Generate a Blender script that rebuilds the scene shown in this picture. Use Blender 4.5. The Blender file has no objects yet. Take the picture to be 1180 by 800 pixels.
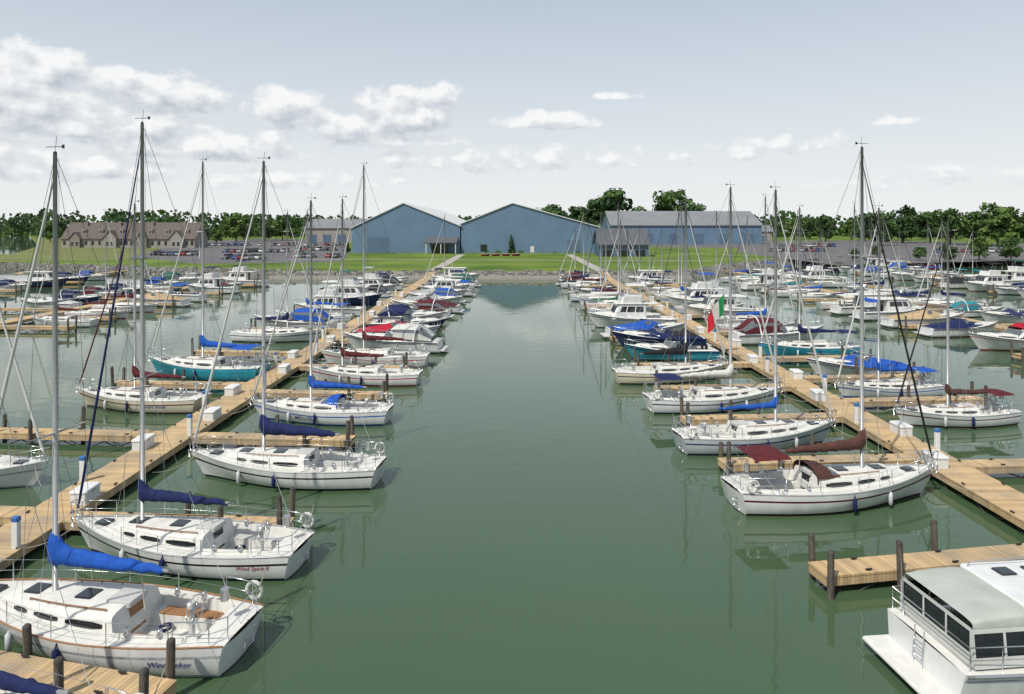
import bpy, bmesh, math, random
from mathutils import Vector, Matrix, noise
R=random.Random(7)
S=bpy.context.scene; COL=S.collection
PI=math.pi; rad=math.radians
H=12.0;HY=260.0;F=800.0
def P(px,py,z=0.0):
    Y=F*(H-z)/(py-HY); return ((px-590)*Y/F, Y)
S.view_settings.view_transform='Standard'; S.view_settings.look='None'; S.view_settings.exposure=0
# ---------------------------------------------------------------- materials
def mat(name,col,rough=.5,metal=0.0,var=.12,scale=6.0,bump=0.0,bscale=40.0,coat=0.0,stretch=None,col2=None,spec=.5):
    m=bpy.data.materials.new(name); m.use_nodes=True; nt=m.node_tree; b=nt.nodes['Principled BSDF']; N=nt.nodes.new; Lk=nt.links.new
    b.inputs['Roughness'].default_value=rough; b.inputs['Metallic'].default_value=metal
    b.inputs['Specular IOR Level'].default_value=spec
    if coat: b.inputs['Coat Weight'].default_value=coat; b.inputs['Coat Roughness'].default_value=.08
    tc=N('ShaderNodeTexCoord'); mp=N('ShaderNodeMapping'); Lk(tc.outputs['Object'],mp.inputs['Vector'])
    if stretch: mp.inputs['Scale'].default_value=stretch
    nz=N('ShaderNodeTexNoise'); nz.inputs['Scale'].default_value=scale; nz.inputs['Detail'].default_value=5; Lk(mp.outputs[0],nz.inputs['Vector'])
    cr=N('ShaderNodeValToRGB'); cr.color_ramp.elements[0].position=.3; cr.color_ramp.elements[1].position=.7
    c0=[c*(1-var) for c in col]; c1=list(col2) if col2 else [min(1,c*(1+var)) for c in col]
    cr.color_ramp.elements[0].color=(*c0,1); cr.color_ramp.elements[1].color=(*c1,1)
    Lk(nz.outputs['Fac'],cr.inputs['Fac']); Lk(cr.outputs['Color'],b.inputs['Base Color'])
    if bump:
        n2=N('ShaderNodeTexNoise'); n2.inputs['Scale'].default_value=bscale; n2.inputs['Detail'].default_value=3; Lk(mp.outputs[0],n2.inputs['Vector'])
        bp=N('ShaderNodeBump'); bp.inputs['Strength'].default_value=bump; bp.inputs['Distance'].default_value=.05
        Lk(n2.outputs['Fac'],bp.inputs['Height']); Lk(bp.outputs[0],b.inputs['Normal'])
    return m
M={}
HULLC={'white':(.62,.63,.63),'cream':(.56,.51,.40),'teal':(.03,.27,.37),'navy':(.015,.03,.1),'grey':(.40,.43,.46),'red':(.3,.02,.03),'black':(.02,.02,.025),'blue':(.03,.12,.33)}
for k,c in HULLC.items(): M['h_'+k]=mat('gelcoat_'+k,c,.28,var=.10,scale=1.8,coat=.3,stretch=(1,1,.3))
CANC={'navy':(.010,.018,.075),'blue':(.012,.075,.36),'maroon':(.085,.014,.018),'red':(.34,.012,.03),'black':(.016,.016,.02),'tan':(.38,.29,.17),'green':(.02,.11,.07),'grey':(.3,.32,.33),'teal':(.02,.2,.25),'brown':(.075,.035,.028)}
for k,c in CANC.items(): M['c_'+k]=mat('canvas_'+k,c,.85,var=.25,scale=3,bump=.9,bscale=5,spec=.25)
M['c_white']=mat('canvas_white',(.50,.51,.49),.8,var=.06,scale=1.2,bump=.35,bscale=2.5,spec=.25)
M['c_pale']=mat('canvas_pale_grey_green',(.36,.39,.36),.8,var=.08,scale=1.2,bump=.5,bscale=2.5,spec=.25)
M['deck']=mat('nonskid_deck',(.60,.60,.57),.6,var=.08,scale=4,bump=.1,bscale=200)
M['deck2']=mat('deck_panel',(.46,.47,.46),.75,var=.08,scale=4,bump=.3,bscale=200)
M['bottom']=mat('bottom_paint',(.02,.035,.07),.7)
M['glass']=mat('smoked_glass',(.015,.018,.022),.06,var=.2,spec=.8)
M['vinyl']=mat('clear_vinyl',(.10,.115,.125),.15,var=.3,scale=5,spec=.7)
M['alu']=mat('anodised_mast',(.33,.34,.35),.42,metal=.35,var=.08,scale=2)
M['steel']=mat('stainless_rail',(.62,.63,.65),.25,metal=.9,var=.05)
M['wire']=mat('rigging_wire',(.20,.21,.22),.4,metal=.6)
M['rope']=mat('dock_rope',(.35,.32,.27),.9)
M['teak']=mat('teak_trim',(.26,.13,.055),.6,var=.3,scale=12,stretch=(1,6,6))
M['black']=mat('black_rubber',(.02,.02,.02),.6)
M['fender']=mat('vinyl_fender',(.5,.52,.55),.45)
M['piling']=mat('weathered_piling',(.095,.080,.064),.9,var=.5,scale=5,bump=.8,bscale=14,stretch=(3,3,.5))
M['frame']=mat('dark_dock_frame',(.05,.045,.04),.8,var=.3)
M['boxwhite']=mat('dock_box_white',(.62,.63,.63),.45,var=.05)
M['pedblue']=mat('pedestal_blue',(.03,.12,.35),.4)
M['txtred']=mat('letter_red',(.3,.01,.02),.4); M['txtblue']=mat('letter_blue',(.01,.03,.2),.4)
M['concrete']=mat('concrete',(.34,.32,.29),.9,var=.15,scale=2,bump=.3,bscale=8)
M['asphalt']=mat('asphalt',(.11,.105,.11),.92,var=.25,scale=.15,bump=.2)
M['rock']=mat('riprap_stone',(.20,.195,.18),.95,var=.45,scale=.8,bump=.6,bscale=6)
M['bark']=mat('bark',(.07,.05,.035),.95,var=.35,scale=8,bump=.6,bscale=20)
for i,c in enumerate([(.030,.068,.018),(.050,.100,.024),(.078,.140,.032),(.038,.074,.032),(.11,.16,.04)]):
    M['leaf%d'%i]=mat('leaves_%d'%i,c,.75,var=.35,scale=.6,spec=.25)
def ribbed(name,col,axis='x',per=.9,bstr=.6,rough=.5):
    m=mat(name,col,rough,var=.10,scale=.12); nt=m.node_tree; b=nt.nodes['Principled BSDF']
    tc=nt.nodes.new('ShaderNodeTexCoord'); w=nt.nodes.new('ShaderNodeTexWave'); w.bands_direction=axis.upper(); w.inputs['Scale'].default_value=.314/per
    nt.links.new(tc.outputs['Object'],w.inputs['Vector']); bp=nt.nodes.new('ShaderNodeBump'); bp.inputs['Strength'].default_value=bstr; bp.inputs['Distance'].default_value=.06
    nt.links.new(w.outputs['Fac'],bp.inputs['Height']); nt.links.new(bp.outputs[0],b.inputs['Normal']); return m
M['bluewall']=ribbed('blue_metal_siding',(.105,.175,.265),per=.6,bstr=.2)
M['bluewall2']=ribbed('blue_metal_siding_dark',(.08,.13,.20),per=.6,bstr=.2)
M['whiteroof']=ribbed('white_metal_roof',(.58,.59,.59),'y')
M['greyroof']=ribbed('grey_metal_roof',(.19,.20,.215),'x',1.2,.3)
M['shingle']=mat('brown_shingles',(.11,.09,.082),.9,var=.3,scale=1.2)
M['shingleg']=mat('slate_shingles',(.085,.092,.105),.9,var=.25,scale=1.2)
M['siding']=mat('beige_siding',(.27,.255,.235),.8,var=.08)
M['brick']=mat('stone_wall',(.20,.175,.155),.9,var=.2,scale=3)
M['trimw']=mat('white_trim',(.55,.55,.53),.6,var=.04)
def plankmat(name,col,per=.14):
    m=bpy.data.materials.new(name); m.use_nodes=True; nt=m.node_tree; b=nt.nodes['Principled BSDF']; N=nt.nodes.new; Lk=nt.links.new
    tc=N('ShaderNodeTexCoord'); sp=N('ShaderNodeSeparateXYZ'); Lk(tc.outputs['Object'],sp.inputs[0])
    d=N('ShaderNodeMath'); d.operation='DIVIDE'; d.inputs[1].default_value=per; Lk(sp.outputs[0],d.inputs[0])
    fl=N('ShaderNodeMath'); fl.operation='FLOOR'; Lk(d.outputs[0],fl.inputs[0])
    fr=N('ShaderNodeMath'); fr.operation='FRACT'; Lk(d.outputs[0],fr.inputs[0])
    wn=N('ShaderNodeTexWhiteNoise'); wn.noise_dimensions='1D'; Lk(fl.outputs[0],wn.inputs['W'])
    cr=N('ShaderNodeValToRGB'); e=cr.color_ramp.elements; e[0].position=0; e[0].color=(*[c*.74 for c in col],1); e[1].position=1; e[1].color=(*[min(1,c*1.12) for c in col],1)
    g=e.new(.25); g.color=(*[c*.93 for c in col],1)
    Lk(wn.outputs['Value'],cr.inputs[0])
    nz=N('ShaderNodeTexNoise'); nz.inputs['Scale'].default_value=.7; nz.inputs['Detail'].default_value=6; Lk(tc.outputs['Object'],nz.inputs['Vector'])
    mx=N('ShaderNodeMixRGB'); mx.inputs[2].default_value=(.24,.205,.16,1); Lk(cr.outputs[0],mx.inputs[1])
    r2=N('ShaderNodeMapRange'); r2.inputs[1].default_value=.42; r2.inputs[2].default_value=.75; r2.inputs[4].default_value=.85; Lk(nz.outputs['Fac'],r2.inputs[0]); Lk(r2.outputs[0],mx.inputs[0])
    lt=N('ShaderNodeMath'); lt.operation='LESS_THAN'; lt.inputs[1].default_value=.06; Lk(fr.outputs[0],lt.inputs[0])
    mg=N('ShaderNodeMixRGB'); mg.inputs[2].default_value=(.06,.045,.03,1); Lk(lt.outputs[0],mg.inputs[0]); Lk(mx.outputs[0],mg.inputs[1])
    Lk(mg.outputs[0],b.inputs['Base Color']); b.inputs['Roughness'].default_value=.85; return m
M['plank']=plankmat('dock_planks',(.50,.355,.19))
# ---------------------------------------------------------------- mesh helpers
KIDS={}
class MB:
    def __init__(s): s.v=[];s.f=[];s.m=[];s.s=[]
    def add(s,vs,fs,m=0,sm=False):
        o=len(s.v); s.v+= [tuple(v) for v in vs]
        for f in fs: s.f.append([i+o for i in f]); s.m.append(m); s.s.append(sm)
        return s
    def box(s,x0,x1,y0,y1,z0,z1,m=0,sm=False):
        return s.add([(x0,y0,z0),(x1,y0,z0),(x1,y1,z0),(x0,y1,z0),(x0,y0,z1),(x1,y0,z1),(x1,y1,z1),(x0,y1,z1)],
              [(0,3,2,1),(4,5,6,7),(0,1,5,4),(1,2,6,5),(2,3,7,6),(3,0,4,7)],m)
    def rbox(s,x0,x1,y0,y1,z0,z1,c=.05,m=0):
        def ring(a,z): 
            X0,X1,Y0,Y1=x0+a,x1-a,y0+a,y1-a
            return [(X0+c,Y0,z),(X1-c,Y0,z),(X1,Y0+c,z),(X1,Y1-c,z),(X1-c,Y1,z),(X0+c,Y1,z),(X0,Y1-c,z),(X0,Y0+c,z)]
        rs=[ring(0,z0),ring(0,z1-c),ring(c*.3,z1-c*.3),ring(c,z1)]
        vs=sum(rs,[]); fs=[]
        for k in range(3):
            for i in range(8): j=(i+1)%8; fs.append((k*8+i,k*8+j,k*8+8+j,k*8+8+i))
        fs.append(tuple(range(24,32))); fs.append(tuple(range(7,-1,-1)))
        return s.add(vs,fs,m)
    def grid(s,rows,m=0,sm=True,closed=False,mf=None):
        n=len(rows[0]); vs=[p for r in rows for p in r]; o=len(s.v); s.v+=[tuple(v) for v in vs]
        for i in range(len(rows)-1):
            for j in range(n if closed else n-1):
                k=(j+1)%n; s.f.append([o+i*n+j,o+i*n+k,o+(i+1)*n+k,o+(i+1)*n+j]); s.m.append(mf(i,j) if mf else m); s.s.append(sm)
        return s
    def tube(s,pts,r,n=6,m=0,sm=True,sy=1.0):
        pts=[Vector(p) for p in pts]; rows=[]
        for i,p in enumerate(pts):
            t=(pts[min(i+1,len(pts)-1)]-pts[max(i-1,0)]).normalized()
            up=Vector((0,0,1)) if abs(t.z)<.9 else Vector((1,0,0))
            a=t.cross(up).normalized(); b=a.cross(t).normalized(); rr=r[i] if isinstance(r,(list,tuple)) else r
            rows.append([tuple(p+(a*math.cos(2*PI*k/n)*sy+b*math.sin(2*PI*k/n))*rr) for k in range(n)])
        s.grid(rows,m,sm,True); o=len(s.v)-len(rows)*n
        s.f.append([o+k for k in range(n)]); s.m.append(m); s.s.append(False)
        s.f.append([len(s.v)-n+k for k in range(n-1,-1,-1)]); s.m.append(m); s.s.append(False); return s
    def lathe(s,prof,cx=0,cy=0,n=12,m=0,sm=True):
        rows=[[(cx+r*math.cos(2*PI*k/n),cy+r*math.sin(2*PI*k/n),z) for k in range(n)] for r,z in prof]
        return s.grid(rows,m,sm,True)
    def build(s,name,mats,parent=None):
        me=bpy.data.meshes.new(name); me.from_pydata(s.v,[],s.f)
        if not isinstance(mats,(list,tuple)): mats=[mats]
        for x in mats: me.materials.append(M[x] if isinstance(x,str) else x)
        me.polygons.foreach_set('material_index',s.m); me.polygons.foreach_set('use_smooth',s.s); me.update()
        o=bpy.data.objects.new(name,me); COL.objects.link(o)
        if parent is not None: o.parent=parent; KIDS.setdefault(parent.name,[]).append(o)
        return o
def inst(o,loc,parent):
    c=o.copy(); COL.objects.link(c); c.parent=parent; c.location=loc; KIDS.setdefault(parent.name,[]).append(c); return c
def empty(name,loc=(0,0,0),rz=0):
    o=bpy.data.objects.new(name,None); o.location=loc; o.rotation_euler=(0,0,rz); o.empty_display_size=.3; COL.objects.link(o); return o
def tag(o,label=None,cat=None,group=None,kind=None):
    if label: o['label']=label
    if cat: o['category']=cat
    if group: o['group']=group
    if kind: o['kind']=kind
    return o
def copy_tree(o,parent=None):
    c=o.copy(); COL.objects.link(c)
    if parent is not None: c.parent=parent; KIDS.setdefault(parent.name,[]).append(c)
    for ch in KIDS.get(o.name,[]): copy_tree(ch,c)
    return c
ONES=['','first','second','third','fourth','fifth','sixth','seventh','eighth','ninth','tenth','eleventh','twelfth','thirteenth','fourteenth','fifteenth','sixteenth','seventeenth','eighteenth','nineteenth']
TENS={2:('twentieth','twenty'),3:('thirtieth','thirty'),4:('fortieth','forty'),5:('fiftieth','fifty'),6:('sixtieth','sixty'),7:('seventieth','seventy'),8:('eightieth','eighty'),9:('ninetieth','ninety')}
def nth(n):
    if n<20: return ONES[n]
    return TENS[n//10][0] if n%10==0 else TENS[n//10][1]+'-'+ONES[n%10]
def panel(mb,q,u0,u1,v0,v1,off=.01,m=0,n=1):
    q=[Vector(p) for p in q]; nn=(q[1]-q[0]).cross(q[3]-q[0]).normalized()
    def at(u,v): return (q[0]*(1-u)+q[1]*u)*(1-v)+(q[3]*(1-u)+q[2]*u)*v
    a=[at(u0,v0),at(u1,v0),at(u1,v1),at(u0,v1)]
    mb.add([p+nn*off for p in a]+[p-nn*.02 for p in a],[(0,1,2,3),(0,4,5,1),(1,5,6,2),(2,6,7,3),(3,7,4,0)],m)
def text_geo(t,size,shear=0):
    cu=bpy.data.curves.new('t','FONT'); cu.body=t; cu.size=size; cu.shear=shear; cu.offset=size*.004; ob=bpy.data.objects.new('t',cu); COL.objects.link(ob)
    dg=bpy.context.evaluated_depsgraph_get(); me=bpy.data.meshes.new_from_object(ob.evaluated_get(dg))
    vs=[tuple(v.co) for v in me.vertices]; fs=[list(p.vertices) for p in me.polygons]
    bpy.data.objects.remove(ob); bpy.data.meshes.remove(me); return vs,fs
# ---------------------------------------------------------------- hull
class Hull:
    def __init__(s,L,B,fs,fm,fb,st,mx=.42,ro=.9,rs=.35,zb=-.4,hard=False,bp=2.0):
        s.L,s.B,s.fs,s.fm,s.fb,s.st,s.mx,s.ro,s.rs,s.zb,s.hard,s.bp=L,B,fs,fm,fb,st,mx,ro,rs,zb,hard,bp
    def hb(s,t):
        t=min(1,max(0,t))
        if t<s.mx: return s.B/2*(s.st+(1-s.st)*math.sin(t/s.mx*PI/2))
        a=(t-s.mx)/(1-s.mx); return s.B/2*max(0.004,1-a**s.bp)
    def sh(s,t):
        t=min(1,max(0,t))
        return s.fm+(s.fs-s.fm)*max(0,1-t/.4)**2+(s.fb-s.fm)*max(0,(t-.4)/.6)**1.7
    def w(s,v,t):
        if s.hard: m=v/.35*.86 if v<.35 else .86+.14*(v-.35)/.65; b=v**1.25
        else: m=(1-(1-v)**3)**.5; b=v**.85
        k=t**2.6; return m*(1-k)+b*k
    def pt(s,t,v,sd=1):
        z=s.zb+v*(s.sh(t)-s.zb); xs=-s.L/2+(1-v)*s.rs; xb=s.L/2-(1-v)**1.2*s.ro
        return (xs+(xb-xs)*t, sd*s.hb(t)*s.w(v,t), z)
    def side(s,x,z):
        t=(x+s.L/2)/s.L
        for _ in range(5):
            v=min(1,max(0,(z-s.zb)/(s.sh(t)-s.zb))); xs=-s.L/2+(1-v)*s.rs; xb=s.L/2-(1-v)**1.2*s.ro; t=min(1,max(0,(x-xs)/(xb-xs)))
        return s.hb(t)*s.w(v,t)
    def X(s,x): return (x+s.L/2)/s.L
def hull_part(h,root,hm,sm,d,wide=False):
    n=26 if d>1 else (16 if d else 11); mb=MB(); fr=[.2,.42,.62,.72,.9,1.0] if not wide else [.2,.4,.75,.8,.9,1.0]
    for sd in (1,-1):
        rows=[]
        for i in range(n+1):
            t=i/n; t=1-(1-t)**1.15; sh=h.sh(t); zs=[h.zb,h.zb*.5,0,.035,.12]+[.12+(sh-.12)*f for f in fr]
            rows.append([h.pt(t,(z-h.zb)/(sh-h.zb),sd) for z in zs])
        mb.grid(rows,mf=lambda i,j:(1 if j<3 else 2 if j==3 else (2 if j==7 else 0)))
    zs=[h.zb,h.zb*.5,0,.035,.12]+[.12+(h.sh(0)-.12)*f for f in fr]
    rr=[]
    for z in zs:
        a=h.pt(0,(z-h.zb)/(h.sh(0)-h.zb),1); rr.append([(a[0]-.10*(1-f*f)*(1 if not h.hard else .3),a[1]*f,a[2]) for f in (1,.6,.2,-.2,-.6,-1)])
    mb.grid(rr,mf=lambda i,j:(1 if i<3 else 0))
    return mb.build('hull',['h_'+hm,'bottom',sm],root)
def deck_part(h,root,c0,c1,d,depth=.55,coam=.14,mm='deck'):
    cols=[-1,-.74,-.70,-.66,-.34,-.33,0,.33,.34,.66,.70,.74,1]; dz={1:0,.74:0,.70:coam,.66:-.2*depth/.55,.34:-.2*depth/.55,.33:-depth,0:-depth}
    n=20 if d>1 else 12; xs=sorted(set([-h.L/2+h.L*i/n for i in range(n+1)]+[c0,c0+.02,c1-.02,c1])); rows=[]
    for x in xs:
        t=h.X(x); hb=h.hb(t); sh=h.sh(t)-.015; ins=(c0+.019<=x<=c1-.019)
        rows.append([(x,f*hb*.99,sh+(dz[abs(f)] if ins else .05*(1-f*f))) for f in cols])
    mb=MB(); mb.grid(rows,sm=False); return mb.build('deck',mm,root)
class Cabin:
    def __init__(s,h,x0,x1,hh,wf=.64,drop=.45): s.h,s.x0,s.x1,s.hh,s.wf,s.drop=h,x0,x1,hh,wf,drop
    sec=[(1,-.05),(.94,.72),(.88,.9),(.72,1.0),(.36,1.07),(0,1.1)]
    def pt(s,q,k,sd=1):
        x=s.x0+(s.x1-s.x0)*q; t=s.h.X(x); w=s.h.hb(t)*s.wf*(1-.12*q); hg=s.hh*(1-s.drop*q**1.3)
        if q>.9: hg*=1-.9*(q-.9)/.1
        a,b=s.sec[k]; return Vector((x+(.25*s.hh*b if q<.02 else 0),sd*w*a,s.h.sh(t)+hg*b))
    def part(s,root,mm='deck',d=1):
        mb=MB(); rows=[]
        for q in (0,.15,.3,.45,.6,.75,.88,.93,.97,1):
            rows.append([s.pt(q,k,1) for k in range(6)]+[s.pt(q,k,-1) for k in range(4,-1,-1)])
        mb.grid(rows); mb.add(rows[0],[tuple(range(11))]); return mb.build('cabin',mm,root)
    def top(s,x):
        q=(x-s.x0)/(s.x1-s.x0); return s.pt(min(1,max(0,q)),5).z
    def win(s,root,q0,q1,sd,mm='glass',v0=.34,v1=.86):
        mb=MB(); rows=[]
        n=5
        for i in range(n):
            q=q0+(q1-q0)*i/(n-1); a,b=s.pt(q,0,sd),s.pt(q,1,sd); e=.12 if i in(0,n-1) else 0
            rows.append([a.lerp(b,v0+e)+Vector((0,sd*.014,0)),a.lerp(b,v1-e)+Vector((0,sd*.014,0))])
        mb.grid(rows,sm=False); return mb.build('window',mm,root)
def arch(x,w,z0,z1,n=11,p=2.6,lean=0):
    out=[]
    for i in range(n):
        a=PI*i/(n-1); c,s_=math.cos(a),math.sin(a); yy=math.copysign(abs(c)**(2/p),c)*w; zz=abs(s_)**(2/p); out.append((x+lean*zz,yy,z0+(z1-z0)*zz))
    return out
def rails(h,root,x0,x1,z,step,d,name='lifeline',lines=(1,.52),rt=.012):
    n=max(2,int((x1-x0)/step))
    for sd in (1,-1):
        mb=MB(); pts=[]
        for i in range(n+1):
            x=x0+(x1-x0)*i/n; t=h.X(x); y=sd*(h.hb(t)*.965); b=h.sh(t); pts.append((x,y,b)); mb.tube([(x,y,b-.01),(x,y,b+z)],.014,5)
        for f in lines: mb.tube([(p[0],p[1],p[2]+z*f) for p in pts],rt*.6,4)
        mb.build(name,'steel',root)
def hull_text(h,root,txt,size,x,z,sd,mm,shear=0,name='boat_name'):
    vs,fs=text_geo(txt,size,shear); mb=MB(); out=[]
    for v in vs:
        X=x-sd*v[0]; Z=z+v[1]; out.append((X,sd*(h.side(X,Z)+.012),Z))
    mb.add(out,fs); return mb.build(name,mm,root)
# ---------------------------------------------------------------- sailboat
def sailboat(L=9,B=3,hull='white',stripe='c_navy',cover='blue',dodger=None,bimini=None,mh=14,d=2,furl='white',text=None,mx=.10,wheel=True,big=1.0,deckm='deck',cockpitteak=False,fend=2):
    root=empty('sailboat'); k=L/9; h=Hull(L,B,.90*k,.84*k,1.20*k,.66,ro=1.0*k)
    hull_part(h,root,hull,stripe,d); c0,c1=-.41*L,-.15*L; deck_part(h,root,c0,c1,d,mm=deckm)
    for sd in(1,-1): MB().tube([(h.pt(i/18,1,sd)[0],h.pt(i/18,1,sd)[1]*.99,h.pt(i/18,1,sd)[2]+.015) for i in range(19)],.03,4).build('toe_rail','teak' if cockpitteak else 'alu',root)
    cab=Cabin(h,-.15*L,.31*L,.44*k); cab.part(root)
    for sd in(1,-1):
        for q0,q1 in ((.08,.36),(.42,.62),(.68,.80)) if d else ((.1,.7),): cab.win(root,q0,q1,sd)
    mxx=mx*L; zt=cab.top(mxx)
    if d:
        for hx in (.2*L,.02*L):
            z=cab.top(hx); mb=MB(); mb.rbox(hx-.27,hx+.27,-.27,.27,z-.1,z+.035,.03); o=mb.build('hatch','glass',root)
        mb=MB(); mb.rbox(.36*L-.25,.36*L+.25,-.25,.25,h.sh(h.X(.38*L))-.02,h.sh(h.X(.38*L))+.09,.04); mb.build('foredeck_hatch','glass',root)
        z=cab.top(-.12*L); mb=MB(); mb.rbox(-.15*L-.02,-.07*L,-.36,.36,z-.1,z+.06,.03); mb.build('sliding_hatch','deck2',root)
        mb=MB(); b0=cab.pt(0,0); mb.add([(b0.x-.012,-.3,h.sh(.35)-.35),(b0.x-.012,.3,h.sh(.35)-.35),(b0.x+.06,.27,z-.06),(b0.x+.06,-.27,z-.06)],[(0,1,2,3)]); mb.build('companionway','teak' if cockpitteak else 'glass',root)
        for sd in (1,-1):
            mb=MB(); a=[cab.pt(q,3,sd)+Vector((0,0,.06)) for q in (.1,.25,.4,.55,.7)]; mb.tube(a,.02,5)
            for p in a: mb.tube([p,p-Vector((0,0,.07))],.02,5)
            mb.build('grab_rail','teak',root)
    mr=.085 if d>1 else .075
    mast=MB().tube([(mxx,0,zt-.05),(mxx,0,zt+(mh-zt)*.5),(mxx,0,mh)],[mr,mr,mr*.75],10,sy=.75).build('mast','alu',root)
    hh=mh-zt
    sp=[(.36,.95),(.66,.75)] if mh>13 else [(.52,.85)]
    for f,w in sp:
        for sd in(1,-1): MB().tube([(mxx,0,zt+hh*f),(mxx-.1,sd*w*k,zt+hh*f+.05)],[.035,.02],5).build('spreader','alu',mast)
    mb=MB(); mb.tube([(mxx,0,mh),(mxx-.05,0,mh+.5)],.008,4); mb.tube([(mxx-.28,0,mh+.2),(mxx+.3,0,mh+.2)],.010,4); mb.add([(mxx-.22,0,mh+.16),(mxx-.32,0,mh+.14),(mxx-.32,0,mh+.27),(mxx-.22,0,mh+.25)],[(0,1,2,3)])
    mb.lathe([(.05,mh),(.055,mh+.05),(0,mh+.08)],mxx,0,6); mb.build('wind_vane','black',mast)
    mb=MB(); tm=h.X(mxx-.1); wr=.009 if d>1 else .011
    for sd in(1,-1):
        ch=(mxx-.12,sd*h.hb(tm)*.93,h.sh(tm)); pts=[ch]+[(mxx-.1,sd*w*k,zt+hh*f+.05) for f,w in sp]+[(mxx,0,mh-.1)]; mb.tube(pts,wr,4)
        mb.tube([(mxx-.6,sd*h.hb(tm)*.9,h.sh(tm)),(mxx,0,zt+hh*sp[0][0])],wr*.8,4)
        if d>1: mb.tube([(mxx+.5,sd*h.hb(h.X(mxx+.5))*.9,h.sh(tm)),(mxx,0,zt+hh*sp[0][0])],wr*.8,4)
    mb.tube([(-L/2+.1,0,h.sh(0)),(mxx,0,mh)],wr,4)
    mb.tube([(L/2-.1,0,h.sh(1)),(mxx,0,mh-.05)],wr,4)
    if d: mb.tube([(mxx-.13,0,zt+.9),(mxx-.13,.0,mh-.1)],wr*.7,4)
    mb.build('rigging','wire',root)
    if furl:
        a=Vector((L/2-.16,0,h.sh(1)+.35)); b=Vector((mxx,0,mh-.6)); mb=MB(); fs_=.75 if furl=='white' else .55; mb.tube([a.lerp(b,f) for f in (0,.03,.15,.5,.9,1)],[x*fs_ for x in (.05,.085,.09,.07,.045,.02)],7); mb.build('furled_jib','c_'+furl,root)
    bz=zt+.82*k; bl=.40*L; be=(mxx-bl,0,bz+.03)
    MB().tube([(mxx-.08,0,bz),be],.055,7).build('boom','alu',root)
    if cover:
        mb=MB(); rows=[]; rr=random.Random(int(L*100)+len(cover)); n=24
        for i in range(n+1):
            f=i/n; x=mxx+.12-(bl+.0)*f*.97; 
            hgt=(.26*(1-f)**.8+.13)*big*k+ (.5*k*max(0,1-f/.10) if i<4 else 0); wd=(.15*(1-f)+.085)*big*k*(1+.2*rr.uniform(-1,1)); zc=bz-.06+hgt*.55+rr.uniform(-.03,.03)
            if i in(0,n): hgt*=.6;wd*=.6
            rows.append([(x,wd*math.cos(a)*(1 if math.sin(a)<0.2 else .75),zc+hgt*.62*math.sin(a)) for a in [2*PI*j/10 for j in range(10)]])
        mb.grid(rows,closed=True); mb.add(rows[0],[tuple(range(10))]); mb.add(rows[-1],[tuple(range(10))]); mb.build('sail_cover','c_'+cover,root)
    if d>1: MB().tube([(mxx-bl*.75,0,bz),(mxx-bl*.78,0,h.sh(.3)+.2)],.02,5).build('mainsheet','rope',root)
    if dodger:
        z0=h.sh(.4)+.12*k; w=h.hb(.36)*.60; zz=cab.top(-.1*L)+.30*k
        rows=[arch(-.03*L,w*.9,z0+.2,cab.top(0)+.05,11),arch(-.07*L,w*.97,z0,zz-.08,11),arch(-.11*L,w,z0,zz,11),arch(-.15*L,w,z0+.1,zz+.02,11)]
        mb=MB(); mb.grid(rows,mf=lambda i,j:(1 if i==0 and 2<=j<=7 else 0)); mb.build('dodger',['c_'+dodger,'vinyl'],root)
    if bimini:
        zb_=h.sh(.1)+1.3*k; w=h.hb(.15)*.70
        rows=[arch(x,w,zb_-.10,zb_+dz,9,3) for x,dz in ((-.27*L,-.02),(-.31*L,.03),(-.38*L,.04),(-.44*L,0))]; MB().grid(rows).build('bimini','c_'+bimini,root)
        for x,xb in ((-.27*L,-.33*L),(-.44*L,-.35*L)):
            for sd in(1,-1): MB().tube([(x,sd*w,zb_-.10),(xb,sd*h.hb(.2)*.9,h.sh(.2))],.015,5).build('bimini_pole','steel',root)
    mb=MB(); zr=.6*k
    fr=[(.36*L,1),(.43*L,1),(.475*L,1)]
    top=[(x,h.hb(h.X(x))*.95,h.sh(h.X(x))+zr) for x,_ in fr]; tip=[(L/2+.05,.12,h.sh(1)+zr),(L/2+.05,-.12,h.sh(1)+zr)]
    path=top+tip+[(p[0],-p[1],p[2]) for p in reversed(top)]; mb.tube(path,.017,5)
    if d: mb.tube([(p[0],p[1],p[2]-zr*.5) for p in path],.012,4)
    for p in path: mb.tube([p,(min(p[0],L/2-.06),p[1],p[2]-zr)],.015,5)
    mb.build('bow_pulpit','steel',root)
    mb=MB(); top=[(-.36*L,h.hb(.14)*.95),(-.46*L,h.hb(.04)*.95),(-.495*L,h.hb(0)*.7)]
    path=[(x,y,h.sh(0)+zr) for x,y in top]+[(x,-y,h.sh(0)+zr) for x,y in reversed(top)]; mb.tube(path,.017,5)
    if d: mb.tube([(p[0],p[1],p[2]-zr*.5) for p in path],.012,4)
    for p in path: mb.tube([p,(p[0],p[1],p[2]-zr)],.015,5)
    mb.build('stern_pulpit','steel',root)
    if d: rails(h,root,-.35*L,.36*L,zr,1.5,d)
    if d and wheel:
        x=-.34*L; z=h.sh(.15)-.5*k; mb=MB(); mb.tube([(x+.1,0,z),(x+.1,0,z+.95)],[.09,.06],8); mb.rbox(x+.02,x+.2,-.12,.12,z+.9,z+1.05,.03); mb.build('pedestal','deck2',root)
        mb=MB(); rr_=.38; c=z+.85; mb.tube([(x,rr_*math.cos(a),c+rr_*math.sin(a)) for a in [2*PI*i/20 for i in range(21)]],.016,5)
        for i in range(6): a=PI*i/3; mb.tube([(x,0,c),(x,rr_*math.cos(a),c+rr_*math.sin(a))],.009,4)
        mb.build('steering_wheel','steel',root)
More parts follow.
